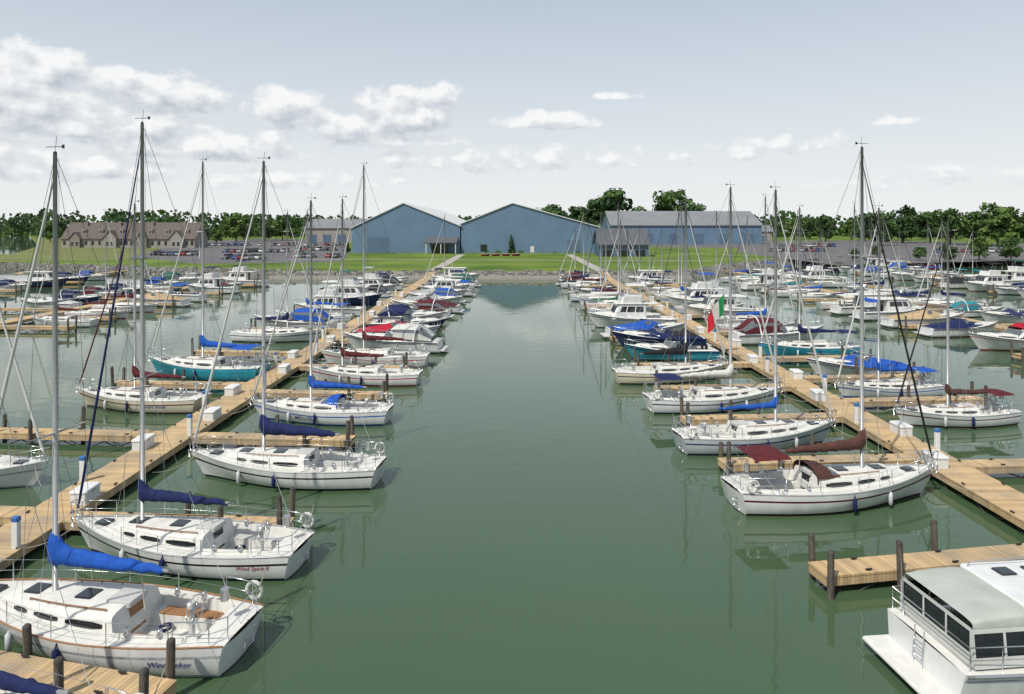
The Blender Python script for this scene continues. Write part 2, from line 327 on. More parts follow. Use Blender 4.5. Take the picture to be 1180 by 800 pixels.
    if d>1:
        for x,f in ((-.2*L,.70),(-.3*L,.70)):
            for sd in(1,-1): y=sd*h.hb(h.X(x))*f; z=h.sh(h.X(x))+.12; MB().lathe([(.09,z),(.07,z+.05),(.065,z+.13),(.075,z+.16),(0,z+.165)],x,y,10).build('winch','steel',root)
        mb=MB(); x=-L/2-.03
        for sd in(.22,-.22): mb.tube([(x,sd-.35,h.sh(0)+.1),(x+.12,sd-.35,.15)],.014,5)
        for i in range(4): z=.2+i*.22; mb.tube([(x+.1-z*.1,-.57,z),(x+.1-z*.1,-.13,z)],.014,5)
        mb.build('stern_ladder','steel',root)
        for sd in (1,-1):
            t=h.X(-.28*L); y0=h.hb(t)*.36; y1=h.hb(t)*.63; z=h.sh(t)-.2; MB().rbox(-.38*L,-.18*L,min(sd*y0,sd*y1),max(sd*y0,sd*y1),z-.02,z+.03,.02).build('cockpit_seat','teak' if cockpitteak else 'deck2',root)
        mb=MB().tube([(-.43*L,-.1,h.sh(0)+.55),(-.43*L,-.1,h.sh(0)+.58),(-.43*L,-.1,h.sh(0)+.9)],[.04,.12,.12],8); 
        mb.build('rail_grill','steel',root)
        mb=MB(); x=-.46*L; y=-h.hb(.05)*.97
        mb.tube([(x+.24*math.cos(a),y-.05,h.sh(0)+.35+.24*math.sin(a)) for a in [2*PI*i/14 for i in range(15)]],.055,7); mb.build('life_ring','c_white',root)
        mb=MB(); cx,cy,cz=-.22*L,-h.hb(.3)*.2,h.sh(.3)-.48*k
        mb.tube([(cx+(.12+.002*i)*math.cos(i*.6),cy+(.12+.002*i)*math.sin(i*.6),cz+.003*i) for i in range(36)],.018,5); mb.build('coiled_line','c_navy',root)
        mb=MB()
        for sd in(1,-1): mb.box(.46*L-.03,.46*L+.1,sd*.1-.02,sd*.1+.02,h.sh(1)-.02,h.sh(1)+.05)
        mb.tube([(L/2-.3,0,h.sh(1)+.04),(L/2+.12,0,h.sh(1)-.02),(L/2+.06,0,h.sh(1)-.35)],.035,6); mb.build('anchor','steel',root)
    if d:
        for i in range(fend):
            x=L*(-.02+.2*i); 
            for sd in ((1,-1) if d>1 else (1,)):
                y=sd*(h.side(x,.55)+.10); MB().tube([(x,y,.18),(x,y,.24),(x,y,.68),(x,y,.74),(x,y*.97,h.sh(.5))],[.03,.09,.09,.03,.01],7).build('fender','fender' if i else 'c_navy',root)
    if text: 
        for a in text: hull_text(h,root,*a)
    return root
# ---------------------------------------------------------------- motorboat
def house(mb,x0,x1,w0,w1,z0,z1,rf,ra,m=0,c=.12):
    b=[(x0,-w0,z0),(x1,-w0,z0),(x1,w0,z0),(x0,w0,z0)]; t=[(x0+ra,-w1,z1),(x1-rf,-w1,z1),(x1-rf,w1,z1),(x0+ra,w1,z1)]
    def ch(q,z,cc): 
        (ax,ay,_),(bx,_,_),_,(_,dy,_)=q; return [(ax+cc,ay,z),(bx-cc*2,ay,z),(bx,ay+cc*2,z),(bx,dy-cc*2,z),(bx-cc*2,dy,z),(ax+cc,dy,z),(ax,dy-cc,z),(ax,ay+cc,z)]
    A=ch(b,z0,c);Bq=ch(t,z1,c); tp=[(p[0]+((x0+x1)/2-p[0])*.05,p[1]*.93,z1+.05) for p in Bq]
    mb.grid([A,Bq],m,False,True); mb.grid([Bq,tp],m,True,True); mb.add(tp,[tuple(range(8))],m)
    quads={'R':[b[0],b[1],t[1],t[0]],'L':[b[2],b[3],t[3],t[2]],'F':[b[1],b[2],t[2],t[1]],'A':[b[3],b[0],t[0],t[3]]}
    return quads
def motorboat(kind='express',L=8.5,hull='white',stripe='c_navy',canvas='navy',d=1):
    root=empty('motorboat' if kind in('express','cover','open') else 'cabin_cruiser'); k=L/9; B=min(3.7,.345*L)
    h=Hull(L,B,1.0*k,1.08*k,1.62*k,.9,mx=.40,ro=1.5*k,rs=-.12,hard=True,bp=2.3)
    hull_part(h,root,hull,stripe,d,True)
    c1=.02*L if kind in('express','cover','open') else -.17*L
    deck_part(h,root,-.45*L,c1,d,depth=.7,coam=.08)
    MB().rbox(-L/2-.65,-L/2+.06,-B*.4,B*.4,.26,.34,.03).build('swim_platform','deck2',root)
    for sd in(1,-1): MB().tube([(h.pt(i/14,1,sd)[0],h.pt(i/14,1,sd)[1]+sd*.01,h.pt(i/14,1,sd)[2]-.05) for i in range(15)],.035,4).build('rub_rail','black' if stripe!='c_navy' else 'c_navy',root)
    mb=MB(); zr=.5*k; pts=[]
    xs=[.0,.12,.24,.34,.42,.47]
    for x in xs: pts.append((x*L,h.hb(h.X(x*L))*.93,h.sh(h.X(x*L))+zr))
    path=pts+[(L/2+.02,0,h.sh(1)+zr)]+[(p[0],-p[1],p[2]) for p in reversed(pts)]; path[0]=(path[0][0]-.2,path[0][1],path[0][2]-zr);path[-1]=(path[-1][0]-.2,path[-1][1],path[-1][2]-zr)
    mb.tube(path,.016,5)
    for p in path[1:-1]: mb.tube([p,(p[0]-.03,p[1],p[2]-zr)],.013,4)
    mb.build('bow_rail','steel',root)
    if kind in('express','cover','open'):
        cab=Cabin(h,.02*L,.38*L,.36*k,.66,.5); cab.part(root)
        for sd in(1,-1): cab.win(root,.12,.6,sd,v0=.3,v1=.8)
        z=cab.top(.2*L); MB().rbox(.2*L-.25,.2*L+.25,-.25,.25,z-.08,z+.03,.03).build('hatch','glass',root)
        zb_=h.sh(.5)+.2*k; zt_=zb_+.62*k; mb=MB(); lo=[];hi=[]
        for i in range(11):
            a=-PI/2+PI*i/10; y=math.sin(a)*h.hb(.5)*.8; x=.10*L*max(0,math.cos(a))**.7-.02*L
            lo.append((x,y,zb_)); hi.append((x-.42*k,y*.86,zt_))
        mb.grid([lo,hi],sm=False); ws=mb.build('windshield','vinyl',root); MB().tube(hi,.022,5).build('windshield_frame','steel',ws)
        if kind=='express':
            zt2=zt_+.5*k; w=h.hb(.2)*.88; rows=[arch(.02*L-.35,w*.8,zt_-.05,zt_+.18,11,3.2),arch(-.06*L,w*.86,zb_,zt2,11,3.2),arch(-.2*L,w*.95,zb_-.05,zt2+.05,11,3.2),arch(-.32*L,w,zb_-.1,zt2-.05,11,3.2),arch(-.44*L,w,zb_-.15,zb_+.15,11,3.2)]
            mb=MB(); mb.grid(rows,mf=lambda i,j:(1 if (j in(1,8) or (i==3 and 2<=j<=7 and j not in(4,5))) else 0),sm=False); mb.build('canopy',['c_'+canvas,'vinyl'],root)
            a=arch(-.26*L,h.hb(.2)*.93,h.sh(.2),zt2+.3,11,3.5,-.35); MB().tube(a,.07,6).build('radar_arch','h_white',root)
        elif kind=='cover':
            rows=[]; r=random.Random(3)
            for f in (-.485,-.46,-.35,-.2,-.08,.0,.06,.12,.17):
                x=f*L; t=h.X(x); hg={-.485:.02,-.46:.12,-.35:.3,-.2:.5,-.08:.72,.0:.86,.06:.7,.12:.45,.17:.36}[f]*k; w=h.hb(t)*(1.01 if f<.05 else .8)
                rows.append([(p[0],p[1],p[2]+r.uniform(-.03,.03)) for p in arch(x,w,h.sh(t)-.05,h.sh(t)+hg,13,1.7)])
            MB().grid(rows).build('mooring_cover','c_'+canvas,root)
        else:
            for x,y in ((-.08*L,.45),(-.08*L,-.45),(-.36*L,.5),(-.36*L,-.5)):
                z=h.sh(.3)-.65*k; mb=MB(); mb.rbox(x-.25,x+.25,y-.25,y+.25,z,z+.45,.06); mb.rbox(x-.3,x-.18,y-.25,y+.25,z+.4,z+.95,.05); mb.build('seat','c_'+canvas,root)
            w=h.hb(.3)*.85; zt2=zt_+.7*k; MB().grid([arch(x,w,zt2-.15,zt2+dz,9,3) for x,dz in((.0,0),(-.12*L,.07),(-.26*L,0))]).build('bimini','c_'+canvas,root)
            for sd in(1,-1):
                for x in(0,-.26*L): MB().tube([(x,sd*w,zt2-.15),(-.13*L,sd*h.hb(.35)*.92,h.sh(.35))],.018,5).build('bimini_pole','steel',root)
        if kind!='cover': 
            MB().rbox(-.485*L,-.43*L,-B*.33,B*.33,h.sh(0)-.3,h.sh(0)+.12,.06).build('stern_bench','c_white',root)
    else:
        cab=Cabin(h,.2*L,.40*L,.35*k,.66,.5); cab.part(root)
        z0=h.sh(.4)-.05; z1=z0+1.5*k; w0=h.hb(.5)*.80; mb=MB(); q=house(mb,-.17*L,.24*L,w0,w0*.88,z0,z1,.75*k,.1); hs=mb.build('deckhouse','h_white',root)
        for s_ in 'RL':
            for u0,u1 in ((.1,.34),(.38,.62),(.66,.84)): 
                if s_=='L': u0,u1=1-u1,1-u0
                mb=MB(); panel(mb,q[s_],u0,u1,.48,.86,.02); mb.build('window','glass',hs)
        for u0,u1 in ((.08,.34),(.37,.63),(.66,.92)): mb=MB(); panel(mb,q['F'],u0,u1,.42,.88,.03); mb.build('windscreen','glass',hs)
        mb=MB(); panel(mb,q['A'],.35,.65,.0,.9,.02); mb.build('cabin_door','glass',hs)
        MB().rbox(-.30*L,.19*L,-w0*.98,w0*.98,z1+.05,z1+.13,.05).build('roof','deck',root)
        if kind=='fly':
            mb=MB(); q=house(mb,-.12*L,.13*L,w0*.86,w0*.9,z1+.13,z1+.72*k+.13,.25,0); mb.build('flybridge','h_white',root)
            MB().grid([[(.11*L,y,z1+.8*k) for y in(-w0*.8,0,w0*.8)],[(.08*L,y,z1+1.1*k) for y in(-w0*.7,0,w0*.7)]]).build('bridge_windscreen','glass',root)
            w=w0*.85; zt=z1+2.0*k; MB().grid([arch(x,w,zt-.15,zt+dz,9,3) for x,dz in((.06*L,0),(-.05*L,.07),(-.16*L,0))]).build('bimini','c_'+canvas,root)
            for sd in(1,-1):
                for x in(.06*L,-.16*L): MB().tube([(x,sd*w,zt-.15),(-.05*L+x*.4,sd*w0*.86,z1+.8*k)],.018,5).build('bimini_pole','steel',root)
        else:
            MB().grid([arch(x,h.hb(.15)*.9,z1-.25,z1+dz,9,3.4) for x,dz in((-.30*L,.08),(-.38*L,.05),(-.46*L,-.05))]).build('aft_canopy','c_'+canvas,root)
            for sd in(1,-1):
                for x in(-.31*L,-.46*L): MB().tube([(x,sd*h.hb(.15)*.9,z1-.2),(x,sd*h.hb(.1)*.93,h.sh(.1))],.02,5).build('canopy_post','steel',root)
        mb=MB().tube([(-.1*L,0,z1+.1),(-.12*L,0,z1+2.6*k)],[.03,.015],5); mb.build('antenna','h_white',root)
    return root
def near_cruiser():
    root=empty('cabin_cruiser'); L=11.0;B=3.7; h=Hull(L,B,1.15,1.15,1.85,.92,mx=.42,ro=1.5,rs=-.15,hard=True,bp=2.3)
    hull_part(h,root,'white','c_grey',2,True); deck_part(h,root,-.46*L,-.30*L,2,depth=.55,coam=.05)
    MB().rbox(-L/2-.95,-L/2+.08,-B*.44,B*.44,.28,.37,.05).build('swim_platform','deck',root)
    for sd in(1,-1): MB().tube([(h.pt(i/20,1,sd)[0],h.pt(i/20,1,sd)[1]+sd*.015,h.pt(i/20,1,sd)[2]-.06) for i in range(21)],.045,6).build('rub_rail','steel',root)
    z0=1.15;z1=2.5;w0=1.45; mb=MB(); q=house(mb,-3.1,2.6,w0,w0*.92,z0,z1,1.2,.02); hs=mb.build('deckhouse','h_white',root)
    for s_ in 'RL':
        for u0,u1 in ((.03,.19),(.22,.42),(.45,.64),(.67,.82)):
            if s_=='L': u0,u1=1-u1,1-u0
            mb=MB(); panel(mb,q[s_],u0,u1,.34,.86,.02); wd=mb.build('window','glass',hs)
            mb=MB()
            for b in (.315,.86): panel(mb,q[s_],u0,u1,b,b+.025,.031)
            mb.build('window_frame','steel',wd)
    for u0,u1 in ((.06,.34),(.37,.63),(.66,.94)): mb=MB(); panel(mb,q['F'],u0,u1,.35,.88,.03); mb.build('windscreen','glass',hs)
    rf=MB().rbox(-3.2,1.55,-w0*1.0,w0*1.0,z1+.04,z1+.14,.06).build('roof','h_white',root)
    for x,y in ((-2.2,.75),(-1.2,.75),(-.1,.75),(-2.0,-.6)): 
        o=MB().rbox(x-.27,x+.27,y-.24,y+.24,z1+.12,z1+.19,.03).build('roof_hatch','glass',rf)
    MB().tube([(.3,0,z1+.1),(.3,0,z1+.35),(.3,0,z1+.36),(.3,0,z1+.55),(.3,0,z1+.58)],[.08,.08,.3,.3,.1],14).build('radar_dome','h_white',rf)
    for sd in(1,-1): MB().tube([(-3.1,sd*1.2,z1+.14),(-3.0,sd*1.2,z1+.3),(1.0,sd*1.2,z1+.3),(1.1,sd*1.2,z1+.14)],.016,6).build('roof_rail','steel',rf)
    # enclosed aft deck: canvas top, dark clear screens between white canvas bands
    w=1.46; zc=z1-.02; top=[arch(x,w,zc-.22,zc+dz,17,6) for x,dz in((-3.12,.10),(-3.5,.15),(-4.1,.14),(-4.7,.08),(-5.1,-.02))]
    MB().grid(top).build('aft_canopy','c_pale',root)
    zb_=1.2
    for sd in(1,-1):
        yt,yb=sd*w,sd*1.58
        def pp(x,f): return (x,yt+(yb-yt)*f,(zc-.22)+(zb_-(zc-.22))*f)
        for xa,xb in((-3.18,-4.12),(-4.2,-5.08)):
            MB().grid([[pp(xa,.12),pp(xb,.12)],[pp(xa,.72),pp(xb,.72)]],sm=False).build('side_screen','glass',root)
        mb=MB(); e=sd*.008
        def q2(xa,xb,fa,fb):
            a=[pp(xa,fa),pp(xb,fa),pp(xb,fb),pp(xa,fb)]; mb.add([(p[0],p[1]+e,p[2]) for p in a],[(0,1,2,3)])
        q2(-3.1,-5.14,0,.12); q2(-3.1,-5.14,.72,1); q2(-3.1,-3.18,.12,.72); q2(-4.12,-4.2,.12,.72); q2(-5.08,-5.14,.12,.72)
        mb.build('canvas_side','c_white',root)
    for ya,yb in((-1.4,-.52),(-.44,.44),(.52,1.4)):
        MB().grid([[(-5.12,ya,zc-.3),(-5.12,yb,zc-.3)],[(-5.14,ya*1.04,zb_+.38),(-5.14,yb*1.04,zb_+.38)]],sm=False).build('stern_screen','glass',root)
    mb=MB(); X=-5.15
    for ya,yb,za,zb2 in((-1.5,1.5,zc-.3,zc-.18),(-1.58,1.58,zb_,zb_+.38),(-1.54,-1.4,zb_+.38,zc-.3),(-.52,-.44,zb_+.38,zc-.3),(.44,.52,zb_+.38,zc-.3),(1.4,1.54,zb_+.38,zc-.3)):
        mb.add([(X,ya,za),(X,yb,za),(X,yb,zb2),(X,ya,zb2)],[(0,1,2,3)])
    mb.build('canvas_stern','c_white',root)
    zr=.72
    xs=[-5.35,-4.4,-3.4,-2.4,-1.2,0,1.2,2.4,3.6,4.6,5.2]
    pts=[(x,h.hb(h.X(x))*.97,h.sh(h.X(x))+zr) for x in xs]
    for sd in(1,-1):
        mb=MB()
        for f in(1,.5): mb.tube([(p[0],sd*p[1],p[2]-zr*(1-f)) for p in pts],.018 if f==1 else .012,6)
        for p in pts: mb.tube([(p[0],sd*p[1],p[2]),(p[0],sd*p[1],p[2]-zr)],.016,6)
        mb.build('guard_rail','steel',root)
    mb=MB()
    for f in(1,.5): mb.tube([(-5.35,y,h.sh(0)+zr*f) for y in(-pts[0][1],0,pts[0][1])],.016,6)
    mb.build('stern_rail','steel',root)
    for x in(-3.4,-.4): 
        y=-(h.side(x,.7)+.13); MB().tube([(x,y,.3),(x,y,.38),(x,y,.95),(x,y,1.03),(x,y+.1,1.3)],[.03,.13,.13,.03,.01],9).build('fender','fender',root)
    MB().tube([(-5.3,1.2,1.2),(-5.35,1.25,3.1)],[.02,.01],5).build('antenna','steel',root)
    mb=MB(); xq=-5.68
    for s_ in(-.2,.2): mb.tube([(xq-.05,s_,.38),(xq+.05,s_,1.5)],.016,5)
    for z in(.6,.85,1.1): mb.tube([(xq,-.2,z),(xq,.2,z)],.016,5)
    mb.build('stern_ladder','steel',root)
    return root
# ---------------------------------------------------------------- placement
CACHE={}
def get(fn,**kw):
    key=(fn.__name__,)+tuple(sorted((a,str(b)) for a,b in kw.items()))
    if key in CACHE: return copy_tree(CACHE[key])
    CACHE[key]=fn(**kw); return CACHE[key]
def putp(o,bow,stern):
    bx,by=bow; sx,sy=stern; o.location=((bx+sx)/2,(by+sy)/2,0); o.rotation_euler=(0,0,math.atan2(by-sy,bx-sx)); return o
def line(o,a,b,sag=.25):
    a=Vector(a);b=Vector(b); pts=[a.lerp(b,i/6)-Vector((0,0,sag*4*(i/6)*(1-i/6))) for i in range(7)]
    MB().tube(pts,.014,4).build('mooring_line','rope',o)
GR='boats moored in the marina'
def sb(label,bow,stern,group=GR,lines=True,far=-1,**kw):
    L=math.hypot(bow[0]-stern[0],bow[1]-stern[1]); kw.setdefault('B',min(3.2,L*.33)); o=sailboat(L=L,**kw); putp(o,bow,stern); tag(o,label,'sailboat',group)
    if lines:
        for sd in(1,-1): line(o,(L*.45,sd*.2,1.15),(L/2+1.0,sd*1.5,.65))
        line(o,(-L*.45,far*.9,.9),(-L*.42,far*2.4,1.3))
    return o
sb('white sailboat under navy boom cover, cut off by the bottom left corner',(-17.0,16.2),(-8.2,14.4),cover='navy',mh=13.2,mx=.03,stripe='c_navy',furl='navy',big=1.1)
sb('white sailboat with bright blue boom cover and open teak companionway, lower left corner',(-16.7,20.9),(-7.4,19.2),cover='blue',mh=14.1,mx=.14,stripe='c_grey',big=1.15,cockpitteak=True,furl='white',text=[('Windseeker',.23,-2.75,.40,1,'txtblue',.25)])
sb('white sailboat with navy boom cover and red name lettering beside its stern',(-16.2,25.7),(-7.3,24.2),cover='navy',mh=15.7,mx=.19,stripe='c_black',furl='navy',big=1.0,text=[('Wind Spirit II',.20,-2.75,.46,1,'txtred',.2)])
sb('white sailboat with bulky navy sail cover, fourth nearest on channel side of left dock',(-15.4,33.3),(-6.1,32.3),cover='navy',mh=15.0,mx=.11,stripe='c_black',furl='white',big=1.35)
sb('white sailboat with blue lettering and small blue sail cover, centre left',(-16.2,43.2),(-7.4,42.4),cover='blue',dodger='blue',mh=13.5,mx=.07,stripe='c_blue',text=[('MEDUSEA',.32,1.2,.34,1,'txtblue')])
sb('white sailboat with maroon sail cover, sixth nearest on channel side of left dock',(-15.6,53.4),(-6.9,52.6),cover='maroon',mh=14.0,mx=.2,stripe='c_red',furl='white',d=1)
sb('white boat with its bow showing, cut off by the left edge of the photo',(-21.3,31.8),(-30.3,32.6),cover='white',mh=12.5,stripe='c_grey',d=1,far=1)
sb('cream hulled sailboat with maroon sail cover behind the navy covered sailboats',(-28.9,46.2),(-20.0,45.0),hull='cream',cover='maroon',mh=13.4,mx=.04,stripe='c_maroon',furl='maroon',text=[('Grand Shoals',.28,-1.2,.42,1,'txtblue',.2)])
tq=sb('teal hulled sailboat with blue canvas on the outer side of left dock',(-28.9,55.9),(-19.6,54.2),hull='teal',B=3.3,cover='blue',bimini='blue',mh=15.2,mx=.03,stripe='c_teal',furl='white'); tq.scale=(1.06,1.06,1.12)
near_c=near_cruiser(); near_c.location=(15.75,18.95,0); near_c.rotation_euler=(0,0,rad(6)); near_c.scale=(.88,.88,.88); tag(near_c,'white cabin cruiser with canvas aft canopy in the lower right corner','cabin cruiser',GR)
sb('white sailboat with maroon bimini and dark maroon sail cover, largest on the right',(18.9,31.0),(9.3,29.5),cover='brown',bimini='maroon',dodger='brown',mh=15.4,mx=.13,stripe='c_maroon',furl='black',far=1,big=1.05)
sb('grey white sailboat with small blue cover, third nearest on channel side of right dock',(17.8,38.4),(8.8,37.0),cover='blue',hull='grey',mh=13.9,mx=.12,stripe='c_navy',big=.7,furl='white',far=1)
sb('white sailboat with navy bimini over its stern, right of the channel',(17.9,46.2),(8.7,45.0),cover='white',bimini='navy',mh=14.5,mx=.12,stripe='c_navy',furl='white',far=1)
sb('cream sailboat with long black sail cover, fifth nearest beside the right of the channel',(16.8,54.2),(7.8,53.2),hull='cream',cover='black',mh=14.0,mx=.13,stripe='c_black',big=1.3,d=1,far=1)
sb('white sailboat with maroon bimini and dark sail cover near the right edge',(22.9,41.5),(30.6,42.6),cover='brown',bimini='maroon',mh=12.2,mx=.05,stripe='c_maroon',furl='black',d=2)
sb('white sailboat with bright blue bimini and sail cover on outer side of right dock',(22.6,48.4),(30.2,49.4),cover='blue',bimini='blue',mh=13.2,mx=.08,stripe='c_blue')
def style(i,r,psail):
    c=r.choice(['navy','blue','navy','blue','black','white','maroon','tan','navy','grey','teal','green'])
    if r.random()<psail:
        hc=r.choice(['white','white','white','white','cream','white','white']); 
        L=r.choice([8.2,9.0,9.6]); o=get(sailboat,L=L,B=round(L*.33,1),hull=hc,cover=c,mh=r.choice([11.4,12.8,13.8,15.2]),d=0 if i else 1,stripe='c_'+r.choice(['navy','blue','red']),furl=r.choice(['white','white','navy']),bimini=c if r.random()<.3 else None)
        return o,'sailboat','%s hulled sailboat with %s sail cover'%(hc,c)
    kd=r.choice(['express','express','cover','fly','sedan','open','cover','express']); hc=r.choice(['white','white','white','white','white','white','navy','white','cream'])
    L=r.choice([7.4,8.4,9.4]) if kd in('express','cover','open') else r.choice([9.2,10.2])
    o=get(motorboat,kind=kd,L=L,hull=hc,canvas=c,stripe='c_'+r.choice(['navy','blue','red','grey','navy']),d=0 if i else 1)
    nm={'express':'motorboat with %s canopy','cover':'motorboat under %s cover','fly':'flybridge cruiser with %s bimini','sedan':'cabin cruiser with %s aft awning','open':'open motorboat with %s bimini'}[kd]%c
    return o,('motorboat' if kd in('express','cover','open') else 'cabin cruiser'),hc+' '+nm
def row(Xd,side,ys,psail,name,seed,start=1,tilt=.06,skip=0.0,forced={}):
    r=random.Random(seed); n=start
    for i,Y in enumerate(ys):
        if r.random()<skip and i not in forced: continue
        if i in forced:
            fn,kw,cat,ds=forced[i]; o=get(fn,**kw)
        else: o,cat,ds=style(1 if Y>85 else 0,r,psail)
        x=Xd+side*(1.4+4.9+r.uniform(-.4,.6)); dirx=-side if r.random()<.6 else side
        a=math.atan2(tilt*(1 if dirx*Xd>0 else -1),dirx)+r.uniform(-.04,.04)
        o.location=(x,Y+r.uniform(-.3,.3),r.uniform(-.02,.03)); o.rotation_euler=(0,0,a)
        tag(o,'%s, %s nearest on %s'%(ds,nth(n),name),cat,GR); n+=1
def fr(a,b,s):
    out=[];y=a
    while y<b: out.append(y); y+=s
    return out
mo=lambda kind,L,canvas,hull='white',stripe='c_navy':(motorboat,dict(kind=kind,L=L,canvas=canvas,hull=hull,stripe=stripe,d=1))
LXD,RXD=-18.3,20.7
fl={0:(sailboat,dict(L=9.4,B=3.1,cover='maroon',mh=17.2,d=1,stripe='c_red',furl='white'),'sailboat','white sailboat with maroon sail cover'),
    1:(*mo('express',9.4,'white'),'motorboat','white motorboat with white canopy'),
    2:(*mo('cover',9.0,'red','white'),'motorboat','white motorboat under red cover'),
    3:(*mo('open',8.6,'navy','navy'),'motorboat','navy motorboat with navy bimini'),4:(*mo('express',8.6,'navy'),'motorboat','white motorboat with navy canopy')}
row(LXD,1,[59.8,66.2,72.5]+fr(78.5,149,5.8),.14,'channel side of left dock',3,7,forced=fl)
row(LXD,-1,[72.5,79.5]+fr(86,149,6.2),.3,'outer side of left dock',4,4,skip=.16,forced={0:(sailboat,dict(L=9.6,B=3.2,cover='navy',mh=13.4,d=1,stripe='c_navy',furl='white'),'sailboat','white sailboat with navy sail cover'),1:(*mo('express',9.4,'blue'),'motorboat','white motorboat with blue canopy')})
fr_={0:(*mo('open',8.2,'black','teal'),'motorboat','teal open motorboat with black bimini'),1:(*mo('cover',9.0,'navy','navy'),'motorboat','navy motorboat under navy cover'),2:(*mo('cover',8.6,'blue'),'motorboat','white motorboat under blue cover'),3:(*mo('fly',10.2,'white'),'cabin cruiser','white flybridge cruiser with white bimini')}
row(RXD,-1,[61.8,68.4,75,81.5]+fr(87.5,148,5.8),.6,'channel side of right dock',5,6,forced=fr_)
row(RXD,1,[55.5,64,71,77.5]+fr(83.5,148,5.6),.6,'outer side of right dock',6,3,forced={1:(sailboat,dict(L=9.4,B=3.1,hull='teal',cover='navy',mh=13.6,d=1,stripe='c_teal',bimini='navy'),'sailboat','teal sailboat with navy bimini'),0:(*mo('cover',8.2,'blue'),'motorboat','white motorboat under blue cover')})
row(-60,1,fr(83,148,6.8),.14,'right side of far left dock',8,1,skip=.2)
row(-60,-1,fr(99,150,6.8),.14,'left side of far left dock',9,1,skip=.15)
row(55,-1,[67,75.5]+fr(82.5,152,5.9),.4,'left side of far right dock',11,1,skip=.05,forced={0:(*mo('express',9.4,'red','white','c_red'),'motorboat','white motorboat with red canopy')})
row(55,1,fr(79,168,6.2),.35,'right side of far right dock',12,1,skip=.08)
row(94,-1,fr(114,188,6.4),.25,'left side of outermost right dock',13,1)
row(94,1,fr(138,200,6.4),.25,'right side of outermost right dock',14,1)
row(-98,1,[128,136,144,152],.1,'right side of outermost left dock',15,1)
# ---------------------------------------------------------------- docks
CLEAT=None
def dockpiece(name,x0,y0,x1,y1,w,label,cat,group):
    global CLEAT
    L=math.hypot(x1-x0,y1-y0); o=empty(name,(x0,y0,0),math.atan2(y1-y0,x1-x0)); tag(o,label,cat,group)
    MB().box(0,L,-w/2,w/2,.55,.62).build('plank_deck','plank',o)
    for s_ in(1,-1): MB().box(.01,L-.065,s_*(w/2-.05)-.035,s_*(w/2-.05)+.035,.28,.547).build('side_beam','plank',o)
    MB().box(L-.06,L-.02,-w/2+.02,w/2-.02,.28,.547).build('end_beam','plank',o)
    mb=MB(); n=max(2,int(L/2.4))
    for i in range(n):
        a=L*i/n+.3
        for s_ in(1,-1): mb.tube([(a,s_*(w/2-.12),.3),(a+L/n*.5,s_*(w/2-.12),-.15),(min(L-.1,a+L/n*.95),s_*(w/2-.12),.3)],.03,4)
        mb.box(a,a+.12,-w/2+.08,w/2-.08,.2,.5)
    mb.build('support_frame','frame',o)
    if y0>70: return o
    n=min(24,max(1,int(L/3)))
    for i in range(n):
        a=(i+.5)*(L/n if L<20 else 3)
        for s_ in(1,-1):
            if CLEAT is None: CLEAT=MB().rbox(-.12,.12,-.025,.025,.04,.075,.01).box(-.05,.05,-.02,.02,0,.039).build('cleat','black',o); CLEAT.location=(a,s_*(w/2-.12),.622)
            else: inst(CLEAT,(a,s_*(w/2-.12),.622),o)
    return o
_pp=None
def piling(x,y,h,label):
    global _pp
    if _pp is None:
        o=empty('piling'); MB().lathe([(.115,-1),(.115,0),(.11,.9),(.105,1.93)],0,0,10).build('post','piling',o); MB().lathe([(.11,1.93),(.10,2.0),(.03,2.05),(0,2.05)],0,0,10).build('post_cap','frame',o); _pp=o
    else: o=copy_tree(_pp)
    o.location=(x,y,h-2.0); o.rotation_euler=(rad(R.uniform(-2,2)),rad(R.uniform(-2,2)),R.random()*6); tag(o,label,'piling','wooden mooring pilings'); return o
def dock(Xd,Y0,Y1,name,sides,w=2.0,tl={}):
    dockpiece('main_dock',Xd,Y0,Xd,Y1,w,'long tan plank walkway of the %s running to shore'%name,'dock','main docks')
    for side,ys,ln,sn in sides:
        for i,Y in enumerate(ys):
            a=Xd+side*w/2; b=Xd+side*(w/2+ln); t=.07*(1 if side*Xd>0 else -1)*ln
            if (side,i) in tl: t=tl[(side,i)]
            dockpiece('finger_pier',a,Y,b,Y+t,1.0,'narrow tan finger pier, %s nearest on %s of %s'%(nth(i+1),sn,name),'finger pier','finger piers')
            for q,(xx,yy,pn) in enumerate(((b-side*.15,Y+t+.66,'outer far corner'),(b-side*.15,Y+t-.66,'outer near corner'),(a+side*ln*.5,Y+t/2+.66,'middle'),(a+side*ln*.72,Y+t*.72-.66,'outer half'))):
                if q>1 and Y>75: continue
                piling(xx,yy,1.55+R.uniform(-.25,.35),'grey piling at %s of %s finger pier, %s of %s'%(pn,nth(i+1),sn,name))
dock(LXD,8,153,'left dock',[(1,[18.9,27.2,37.8,47.8,56.6,69.4,82.3,95.2,108.5,122.5,136.5],8.8,'channel side'),(-1,[27.6,38,50,62.5,76.5,91.5,105.5,119.5,134],9.6,'outer side')],tl={(1,0):-2.0})
dock(RXD,8,153,'right dock',[(-1,[24.6,34.2,41.8,49.6,57.8,71.7,84.7,98,111.5,125.5,139.5],9.6,'channel side'),(1,[33.2,45.3,52.2,60,74.5,88.5,102.5,116.5,130.5],9.4,'outer side')],tl={(-1,0):-1.6})
dock(-60,76,150,'far left dock',[(1,[79,87,103,119,135],9.5,'right side'),(-1,[95,111,127,143],9.5,'left side')])
dock(55,60,176,'far right dock',[(-1,[62,80,94.5,108.5,122.5,136.5],9.5,'left side'),(1,[66,80,94.5,108.5,122.5,136.5,152],9.5,'right side')])
dock(94,112,215,'outermost right dock',[(-1,[122,138,154,170],9.5,'left side'),(1,[144,160,176],9.5,'right side')])
